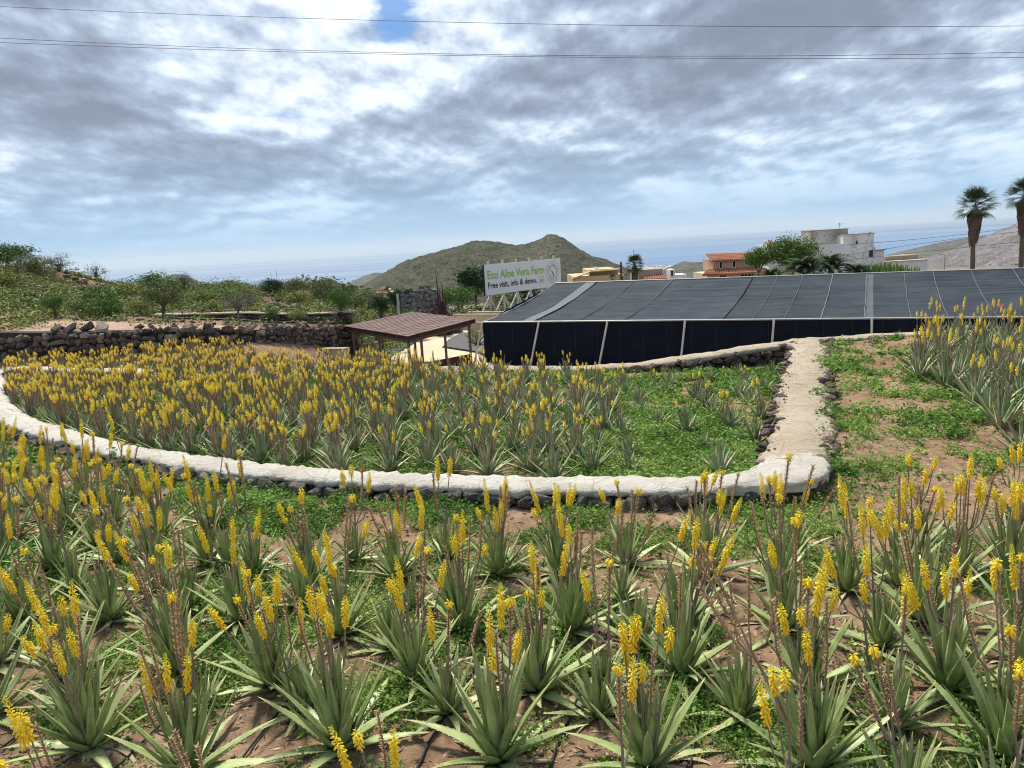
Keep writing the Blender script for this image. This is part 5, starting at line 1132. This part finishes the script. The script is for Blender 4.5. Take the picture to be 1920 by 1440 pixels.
def aloe(x, y, s, seed, label, group, nl=25, stalks=2, pick=None):
    r = random.Random(seed); z = gz(x, y) - .015; p = thing('aloe_plant', label, 'aloe', (x, y, z), r.uniform(0, 6.28), group)
    for i in range(nl):
        f = (i + .5) / nl; k = min(int((1 - f) ** 1.55 * 8), 7); az = i * 2.39996 + r.uniform(-.25, .25); sc = s * r.uniform(.86, 1.1) * (1.0 if f < .72 else 1.0 - .5 * (f - .72))
        rr = .055 * s * (1 - f)
        ob('leaf', r.choice(LEAF[k]), p, (math.cos(az) * rr, math.sin(az) * rr, .02 + .05 * f * s), (r.uniform(-.08, .08), r.uniform(-.08, .08), az), (sc, sc * r.uniform(.9, 1.1), sc))
    for i in range(r.randint(2, 5)):
        az = r.uniform(0, 6.28); ob('dry_leaf', r.choice(DRY), p, (math.cos(az) * .04, math.sin(az) * .04, .03), (r.uniform(-.3, .3), r.uniform(-.1, .12), az), s * r.uniform(.8, 1.1))
    ns = 0
    for i in range(stalks):
        j = pick[i % len(pick)] if pick else r.choice((0, 0, 1, 2, 3, 4, 5, 5, 7, 7, 8, 9, 6)); me, tops = STK[j]; hs = r.uniform(.66, 1.10)
        st = ob('flower_stalk', me, p, (r.uniform(-.06, .06), r.uniform(-.06, .06), .02), (r.uniform(-.14, .14), r.uniform(-.14, .14), r.uniform(0, 6.28)), (1, 1, hs))
        for e, d, kd in tops:
            ns += 1; o = ob('flower_spike', r.choice(SPK) if kd == 'full' else r.choice(TUFT), st, e, (0, 0, 0), (1, 1, 1 / hs * r.uniform(.85, 1.2)))
            o.rotation_euler = d.to_track_quat('Z', 'Y').to_euler()
    return p, ns
FG = [(-1.78,3.62,.75),(-2.5,3.6,.75),(.42,3.45,.75),(1.3,3.42,.7),(2.35,3.4,.8),(-.75,3.55,.7),(-1.55,4.85,.8),(-.55,4.72,.75),(.45,4.58,.75),(1.35,4.48,.8),(2.25,4.3,.8),(-3.2,5.0,.85),(-1.05,5.62,.8),(.85,5.42,.85),(-2.0,6.48,.8),(2.62,5.2,.8),(-.65,6.42,.75),(1.0,6.95,.8),(3.45,4.9,.9),(-2.95,5.95,.85),(-2.95,7.35,.85),(2.75,6.1,.85),(-.75,7.3,.7),(-1.7,7.4,.75),(-2.91,4.57,1.15),(-2.12,4.24,1.10),(-1.22,4.41,1.15),(-0.21,4.19,1.20),(0.67,4.05,1.05),(1.62,3.97,1.10),(2.74,3.97,1.10),(-3.85,4.97,1.10),(1.09,5.01,1.10),(-1.87,5.13,1.00),(-2.68,5.42,1.05),(-3.55,5.49,1.10),(-4.28,5.72,1.00),(-0.82,5.14,0.95),(0.05,4.91,1.10),(1.91,4.79,1.10),(2.77,4.61,1.15),(1.98,3.62,0.80),(-2.47,6.21,0.95),(-1.53,5.92,0.90),(-0.52,5.87,1.05),(0.38,5.76,1.05),(1.29,5.77,1.00),(2.02,5.56,1.00),(3.11,5.56,1.20),(3.24,6.16,1.00),(-3.68,6.36,1.00),(-4.52,6.46,1.00),(-3.48,6.91,1.00),(-2.05,6.94,0.95),(-1.20,6.91,0.95),(-0.23,6.90,0.90),(0.35,6.82,0.95),(1.66,6.53,1.05),(2.25,6.34,0.90),(4.27,6.29,1.10),(3.80,6.24,0.90),(-4.91,7.62,1.00),(-4.33,7.76,1.00),(-3.24,7.50,0.95),(-2.66,7.22,0.80),(-5.93,8.63,1.00),(-5.38,8.71,1.00),(-4.90,8.90,0.90),(-4.12,8.44,0.95),(-3.60,8.61,0.85),(-6.47,9.83,0.95),(-5.81,9.93,0.90),(-7.07,9.93,1.00),(-5.14,10.04,0.80),(-7.77,11.24,0.90),(-6.82,10.94,0.80),(3.77,5.35,1.10),(5.08,7.40,0.90),(-4.35,7.05,.85),(-5.25,7.05,.95),(-3.95,7.75,.8),(-5.6,7.85,.9),(-6.25,8.95,.9),(-4.75,8.2,.85),(-5.3,9.35,.8),(-6.0,9.35,.8),(-3.05,6.55,.8),(-6.9,9.3,.9),(-.95,6.25,.55),(.85,6.2,.6),(2.35,4.75,.5),(-2.3,4.95,.5),(.55,5.05,.45),(1.82,7.46,0.70),(2.62,6.94,0.70),(3.71,6.78,0.90)]
NUM = ['no', 'one', 'two', 'three', 'four', 'five', 'six', 'seven', 'eight', 'nine', 'ten', 'eleven', 'twelve', 'thirteen', 'fourteen', 'fifteen', 'sixteen']
ORD_ = ['first', 'second', 'third', 'fourth', 'fifth', 'sixth', 'seventh', 'eighth', 'ninth', 'tenth', 'eleventh', 'twelfth', 'thirteenth', 'fourteenth', 'fifteenth', 'sixteenth', 'seventeenth', 'eighteenth', 'nineteenth', 'twentieth']
ORD = ORD_ + ['twenty-' + w for w in ORD_[:9]] + ['thirtieth'] + ['thirty-' + w for w in ORD_[:9]]
ROWS = [(0, 4.62, 'the nearest row'), (4.62, 5.52, 'the second row of the near bed'), (5.52, 6.40, 'the third row of the near bed'), (6.40, 7.40, 'the fourth row of the near bed'), (7.40, 8.80, 'the fifth row of the near bed'), (8.80, 12, 'the row nearest the white wall')]
for lo, hi, rn in ROWS:
    row = sorted([q for q in FG if lo <= q[1] < hi], key=lambda q: q[0] / q[1])
    for k, (x, y, s) in enumerate(row):
        sd = int(abs(x * 131 + y * 977)); far_left = x < -2.5 and y > 6.8
        p, ns = aloe(x, y, s * (.87 if y < 7 else .87), sd, '', 'aloes of the near bed', 36 if y < 7 else 29, (3 if far_left else 2 + (sd % 3 == 0)) if s > .85 else 1)
        p['label'] = '%s aloe from the left in %s, %s' % (ORD[k], rn, ('%s flower spike%s' % (NUM[min(ns, 16)], '' if ns == 1 else 's')) if ns else 'without flowers')
    # a pale dead stalk leaning out of one plant of the nearest row
dead = [o for o in COL.objects if o.name.startswith('aloe_plant') and abs(o.location.x - 1.62) < .01 and abs(o.location.y - 3.97) < .01][0]
o = ob('dry_flower_stalk', STK[6][0], dead); o.matrix_local = Matrix.Rotation(-dead.rotation_euler.z, 4, 'Z') @ Matrix.Translation((-.05, .1, .1)) @ Euler((rad(-12), rad(-24), 0)).to_matrix().to_4x4() @ Matrix.Diagonal((1.1, 1.1, 1.25, 1))
# right-hand bed
RF = [(7.71,14.26),(7.29,12.62),(7.17,11.62),(6.63,10.13),(6.33,9.19),(8.90,15.77),(8.46,13.99),(8.26,12.82),(7.80,11.44),(9.53,16.08),(9.48,15.09),(9.14,13.75),(10.26,16.63),(10.41,15.96),(10.27,14.99),(9.57,17.1),(7.32,10.28),(6.08,8.40),(8.99,12.68),(10.14,17.24),(11.26,16.54),(7.3,13.5),(8.1,14.9),(8.0,12.1),(6.95,10.85)]

# lighter meshes for plants further off
def rosette(seed, nl=26, low=True, upright=1.0, L=.56):
    r = random.Random(seed); m = MB()
    for i in range(nl):
        f = (i + .5) / nl; e0 = rad(min(86, 16 + 72 * f ** .7 * upright + r.uniform(-7, 7))); e1 = e0 - rad(r.uniform(-6, 26) * (1 - f)); az = i * 2.39996 + r.uniform(-.3, .3); ln = L * r.uniform(.8, 1.15); w = .084 * r.uniform(.8, 1.2); V = []; T = []; seg = 4; p = Vector((math.cos(az) * .04 * (1 - f), math.sin(az) * .04 * (1 - f), .02)); s = Vector((-math.sin(az), math.cos(az), 0)); dead = r.random() < .10 * (1 - f) * 2
        for k in range(seg + 1):
            g_ = k / seg; e = e0 + (e1 - e0) * g_; d = Vector((math.cos(e) * math.cos(az), math.cos(e) * math.sin(az), math.sin(e))); u = Vector((-math.sin(e) * math.cos(az), -math.sin(e) * math.sin(az), math.cos(e))); h = w / 2 * (1 - g_) ** .8 + .002
            V += [p + s * h + u * h * .25, p - s * h * 0 - u * h * .05, p - s * h + u * h * .25, p - u * h * .75]; T += [g_] * 4; p = p + d * ln / seg
        F = [(k * 4 + j, k * 4 + (j + 1) % 4, k * 4 + 4 + (j + 1) % 4, k * 4 + 4 + j) for k in range(seg) for j in range(4)]
        m.add(V, F, 1 if dead else 0, T)
    return m
ROS = [rosette(400 + i, 26 + 2 * (i % 3), upright=.95 + .12 * (i % 3)) for i in range(8)]
ROSM = [q.mesh('leaves', [M['aloe_leaf_grey'], M['dry_leaf']], True) for q in ROS]
def far_stalk(seed, kinds, H):
    r = random.Random(seed); m = MB(); n = len(kinds)
    for i, kd in enumerate(kinds):
        a = r.uniform(0, 6.28); q = r.uniform(.02, .14); e = Vector((math.cos(a) * q, math.sin(a) * q, H * r.uniform(.72, 1.0))); m.tube([(0, 0, .15), (e.x * .5, e.y * .5, H * .45), e], [.012, .009, .006], 4, 0 if kd else 2, [0, .5, 1])
        if kd:
            sp = spike(r.uniform(.13, .20), .0235, 26, seed * 9 + i, .3, sides=3, low=True); o = len(m.v); m.v += [tuple(Vector(v) + e) for v in sp.v]; m.t += sp.t; m.f += [tuple(k + o for k in f) for f in sp.f]; m.m += [1] * len(sp.f)
        else: bracts(m, e * .6 + Vector((0, 0, .1)), e, 16, r, .014); m.m[-64:] = [2] * 64
    return m
FST = [far_stalk(500 + i, k, h) for i, (k, h) in enumerate((((1, 1, 0, 0), .88), ((1, 1, 1, 0), .82), ((1, 0, 0), .90), ((1, 1, 0), .78), ((1, 0), .82), ((1, 1, 0, 1), .9), ((0, 0, 1), .95), ((1, 1, 1, 0, 0), .86)))]
FSTM = [q.mesh('flower_stalk', [M['stalk'], M['flower'], M['stalk_dry']]) for q in FST]
def mid_aloe(x, y, s, seed, label, group, nst, name='aloe_plant'):
    r = random.Random(seed); p = thing(name, label, 'aloe', (x, y, gz(x, y) - .02), r.uniform(0, 6.28), group)
    ob('leaves', r.choice(ROSM), p, (0, 0, 0), (0, 0, 0), (s, s, s * r.uniform(.9, 1.15)))
    for i in range(nst): ob('flower_stalk', r.choice(FSTM), p, (r.uniform(-.08, .08), r.uniform(-.08, .08), 0), (r.uniform(-.1, .1), r.uniform(-.1, .1), r.uniform(0, 6.28)), (1, 1, s * r.uniform(.85, 1.1)))
    return p
for k, (x, y) in enumerate(sorted(RF, key=lambda q: q[0] / q[1])):
    mid_aloe(x, y, .98 if y > 9 else .9, 900 + k, '%s aloe from the left in the thick clump beyond the walkable wall' % (ORD[k] if k < 20 else 'twenty-' + ORD[k - 20]), 'aloes of the upper right bed', 2 + (k % 3 == 0) if y > 12 else 1)
g = np.random.default_rng(29); RX = list(RF)
for _ in range(3000):
    y = g.uniform(8.6, 17.3); x = g.uniform(6, 12.6); lim = float(np.interp(y, [8.6, 10, 11.5, 12.6, 14.3, 15.8, 17.4], [6.3, 6.8, 7.3, 7.4, 7.8, 8.9, 9.5]))
    if x < lim or x > .735 * y + .3 or y > y_back(x) - .6: continue
    if all((x - a) ** 2 + (y - b) ** 2 > .20 for a, b in RX): RX.append((x, y))
RX = RX[len(RF):]
for k, (x, y) in enumerate(RX): mid_aloe(x, y, random.uniform(.75, 1.0), 1300 + k, 'grey-green aloe inside the thick clump beyond the walkable wall', 'aloes of the upper right bed', int(random.random() < .45))
# the big bed inside the curved wall
g = np.random.default_rng(23); cand = []
for _ in range(19000):
    x = g.uniform(-16, 7.4); y = g.uniform(8.6, 26)
    if y < y_wall(x) + .55 or y > (y_back(x) - .45 if x > -6.2 else min(float(y_left(x)) - .8, 25.6)) or x > path_x(y) - .55: continue
    edge = 0.9 + (y - 9) * .20; green = x > edge; d0 = .40 if x < -2.5 else .47 if not green else .72
    if green and g.random() > .40: continue
    if not green and x > edge - 1.2 and y > 16.8: continue
    if green and y > 17: continue
    if all((x - a) ** 2 + (y - b) ** 2 > d0 * d0 for a, b, *_ in cand): cand.append((x, y, green))
cand.sort(key=lambda q: q[0] ** 2 + q[1] ** 2)
NB = 300 - len(FG) - len(RF) - len(RX)
frontrow = sorted([q for q in cand if q[1] < y_wall(q[0]) + 1.25 and not q[2]], key=lambda q: q[0] / q[1])
greens = sorted([q for q in cand[:NB] if q[2]], key=lambda q: q[0] / q[1]); stv, stf, stm, stt = [], [], [], []; so = 0; r = random.Random(77)
for k, (x, y, green) in enumerate(cand):
    s = r.uniform(.80, 1.15) * (.58 if green else .74) * (1.0 - .24 * float(ss(15, 21, y))); nst = 0 if green and r.random() < .6 else 1 if green else (2 if x < -2.0 else 1) + (r.random() < (.65 if x < -2.0 else .30)) + (x < -5 and r.random() < .5)
    if not green and x > -1.0 and r.random() < .2: nst = 0
    if k < NB:
        if (x, y, green) in frontrow:
            i = frontrow.index((x, y, green)); lab = '%s aloe from the left in the row just inside the curved wall' % (ORD[i] if i < 20 else 'twenty-' + ORD[i - 20] if i < 29 else 'thirtieth')
            if i > 29: lab = '%s aloe from the right end of the row just inside the curved wall' % ORD[len(frontrow) - 1 - i]
        elif green: i = greens.index((x, y, green)); lab = '%s from the left of the small aloes among weeds beside the walkable wall' % (ORD[i] if i < 20 else 'twenty-' + ORD[i - 20])
        else: lab = 'flowering aloe in the crowded bed inside the curved wall'
        mid_aloe(x, y, s, 2000 + k, lab, 'aloes of the big bed', nst)
    else:
        T = Matrix.Translation((x, y, gz(x, y) - .02)) @ Matrix.Rotation(r.uniform(0, 6.28), 4, 'Z')
        parts = [(r.choice(ROS), Matrix.Scale(s, 4), (0, 1))] + [(r.choice(FST), Matrix.Translation((r.uniform(-.08, .08), r.uniform(-.08, .08), 0)) @ Euler((r.uniform(-.1, .1), r.uniform(-.1, .1), r.uniform(0, 6.28))).to_matrix().to_4x4() @ Matrix.Diagonal((1, 1, s, 1)), (2, 3, 4)) for _ in range(nst)]
        for q, A, mm in parts:
            A = np.array(T @ A); v = np.array(q.v); stv.append(v @ A[:3, :3].T + A[:3, 3]); stf += [tuple(i + so for i in f) for f in q.f]; stm += [mm[i] for i in q.m]; stt += q.t; so += len(v)
if stv:
    b = MB(); b.v = [tuple(p) for p in np.concatenate(stv)]; b.f = stf; b.m = stm; b.t = stt
    stuff(tag(ob('far_aloes', b.mesh('far_aloes', [M['aloe_leaf_grey'], M['dry_leaf'], M['stalk'], M['flower'], M['stalk_dry']])), 'mass of yellow flowering aloes at the far side of the big bed', 'aloes'))
print('bed aloes', len(cand), 'front row', len(frontrow))
for k, (x, y) in enumerate(((-1.6, 38.2), (-0.9, 39.0), (-0.4, 37.8), (-1.9, 39.4))): 
    o = mid_aloe(x, y, 1.2, 700 + k, '%s aloe from the left in the gravel bed behind the shelter' % ORD[k], 'aloes in the gravel bed', 1 if k == 2 else 0); o.location.z = -1.86

# ------------------------------------------------------------------ weeds, litter, pebbles
def weed_density(x, y):
    n1 = fbm(x * .75, y * .75, 4, 33); n2 = fbm(x * 2.1, y * 2.1, 3, 35); px = path_x(y); dw = y_wall(x) - y
    d = np.where(n1 > .455, .85, .06) * (n2 > .40)
    d = np.where((dw > -.1) & (dw < 1.5) & (n1 > .34), 1.0 * (n2 > .33), d)
    inside = (y > y_wall(x) + .3) & (x < px - .3)
    green = inside & (x > .6 + (y - 9) * .20); d = np.where(inside, np.where(n1 > .42, .5, .12), d); d = np.where(green, np.where((n1 + .25 * n2 > .535) & (y < 17.3), 1.0, .15), d)
    right = (x > px + .3) & (y > 7.2); q = x - px + (n1 - .45) * 4.0 + (n2 - .45) * 1.5
    mid = (q > .85) & (q < 3.1); d = np.where(right, np.where(mid, .04 + .40 * (n2 > .54), np.where(n1 + .25 * n2 > .53, 1.0, .12)), d)
    d = np.where(right & (y < 8.6), d * .5, d)
    return np.where(y > y_back(x) - .3, 0, d)
g = np.random.default_rng(41); N = 150000
u = g.random(N); y = 3.2 + 15.6 * u ** .8; x = (g.uniform(-.78, .78, N)) * (y + .8); keep = (g.random(N) < weed_density(x, y) * (.34 + .60 * np.minimum(1, 6 / y))); P = np.stack([x[keep], y[keep]], 1)
dist = np.hypot(P[:, 0], P[:, 1]); sz = .0125 * np.maximum(1, dist / 7.0)
V, Qd, t = scatter_leaves(P, 13, .10, .17, sz * 1.42, 43, 1.25)
stuff(tag(ob('weeds', fast_mesh('weeds', V, Qd, M['weed'], t)), 'low bright green weeds growing over the soil between the aloes', 'weeds')); print('weed clumps', len(P))
k = g.random(len(P)) < .10; V, Qd, t = scatter_leaves(P[k], 12, .13, .20, sz[k] * 2.5, 44, 1.5, .38)
stuff(tag(ob('broadleaf_weeds', fast_mesh('broadleaf_weeds', V, Qd, M['weed'], t)), 'taller broad-leaved weeds scattered among the low ones', 'weeds'))
k = g.random(len(P)) < .08; V, Qd, t = scatter_leaves(P[k] + g.normal(0, .15, (k.sum(), 2)), 16, .07, .05, sz[k] * 1.3, 45, 6.0, .75, 1.6)
stuff(tag(ob('grass_tufts', fast_mesh('grass_tufts', V, Qd, M['weed'], t)), 'thin yellowish grass tufts between the weeds', 'grass'))
N = 9000; y = 3.2 + 15 * g.random(N) ** 1.3; x = g.uniform(-.75, .75, N) * (y + .5); keep = (y < y_back(x) - .3); P = np.stack([x[keep], y[keep]], 1)
V, Qd, t = scatter_leaves(P, 2, .10, .006, .030, 47, 2.6, .5, .06)
stuff(tag(ob('litter', fast_mesh('litter', V, Qd, M['litter'], t)), 'dry straw and leaf litter strewn over the soil', 'litter'))
N = 5200; y = 3.2 + 12 * g.random(N) ** 1.4; x = g.uniform(-.75, .75, N) * (y + .5); s = .012 + .05 * g.random(N) ** 6
n = NT('pebble'); M['pebble'] = n.done(n.ramp(n.attr(), [(0, (.10, .075, .06)), (.55, (.24, .17, .125)), (.9, (.36, .29, .23)), (1, (.52, .48, .42))]), .92, .2)
rock_field('pebbles', 'small stones and clods lying on the brown soil', x, y, s, 'pebble', 49, .12)

v = g.uniform(9.3, 18.2, 260); off = g.choice([-1, 1], 260) * (.40 - np.abs(g.normal(0, .10, 260))); _gz = ground_z
ground_z = lambda x, y, rough=True: cap_z(np.asarray(y, float)) + .012
rock_field('grit', 'loose grit lying on the walkable wall top', path_x(v) + off, v, .010 + .030 * g.random(260) ** 3, 'pebble', 53, .1)
ground_z = _gz
# drip irrigation hoses
for k, (x0, a) in enumerate(((-3.62, 'far left'), (-2.65, 'second'), (-1.84, 'third'), (-0.62, 'fourth'), (0.22, 'fifth'), (1.04, 'sixth'), (2.3, 'last'))):
    pts = []
    for yy in np.arange(2.4, 7.9, .14): xx = x0 + (yy - 4.33) * .29 + .05 * math.sin(yy * 1.7 + k); pts.append((xx, yy, gz(xx, yy) + .018))
    o = thing('drip_hose', '%s black drip hose %s the near aloe rows' % ({'far left': 'leftmost', 'last': 'rightmost'}.get(a, a), 'between' if a in ('far left', 'last') else 'from the left between'), 'hose', group='drip hoses'); m = MB(); m.tube(pts, .0085, 6); ob('hose_run', m.mesh('hose_run', M['hose'], True), o)

# overhead wires
def wire(label, pts, rr, ext=60):
    P = np.array(pts); c = np.polyfit(P[:, 0], P[:, 2], 2); xs_ = np.linspace(P[0, 0] - ext * .25, P[-1, 0] + ext * .25, 60); m = MB(); m.tube([(q, P[0, 1], float(np.polyval(c, q))) for q in xs_], rr, 5)
    o = thing('overhead_wire', label, 'wire', group='overhead wires'); ob('cable', m.mesh('cable', M['wire'], True), o)
wire('highest overhead wire crossing the cloudy sky', [(-16.99, 26, 11.38), (-10.38, 26, 10.82), (.65, 26, 9.87), (9.79, 26, 9.29), (18.65, 26, 8.88)], .0075)
wire('upper of the two close overhead wires crossing the clouds', [(-17.15, 26, 10.49), (-10.51, 26, 9.84), (-.42, 26, 9.01), (9.8, 26, 8.44), (18.71, 26, 8.1)], .0075)
wire('lower of the two close overhead wires crossing the clouds', [(-17.18, 26, 10.34), (-10.52, 26, 9.76), (-.42, 26, 8.96), (9.8, 26, 8.36), (18.72, 26, 7.91)], .0075)
for lb, pts in (('middle', [(33.32, 70, .49), (40.99, 70, 1.15), (51.53, 70, 1.6)]), ('top', [(33.3, 70, 1.2), (40.97, 70, 1.48), (51.47, 70, 2.3)]), ('bottom', [(33.33, 70, -.08), (41.03, 70, .3), (51.59, 70, .79)])): wire('%s one of the thin wires behind the tall fan palm' % lb, pts, .016, 10)

# ------------------------------------------------------------------ humid air over the coast
hz = bpy.data.materials.new('haze'); hz.use_nodes = True; hz.cycles.homogeneous_volume = True; hz.cycles.volume_sampling = 'DISTANCE'; nt = hz.node_tree; nt.nodes.remove(nt.nodes['Principled BSDF'])
pv = nt.nodes.new('ShaderNodeVolumePrincipled'); pv.inputs['Color'].default_value = (.80, .90, 1.0, 1); pv.inputs['Density'].default_value = 2.4e-5; pv.inputs['Anisotropy'].default_value = 0.2
nt.links.new(pv.outputs[0], nt.nodes['Material Output'].inputs['Volume'])
m = MB(); m.box((0, 20000, 30), (184000, 90000, 760)); o = ob('haze', m.mesh('haze', hz)); stuff(tag(o, 'pale blue humid haze over the coast and sea', 'haze'))
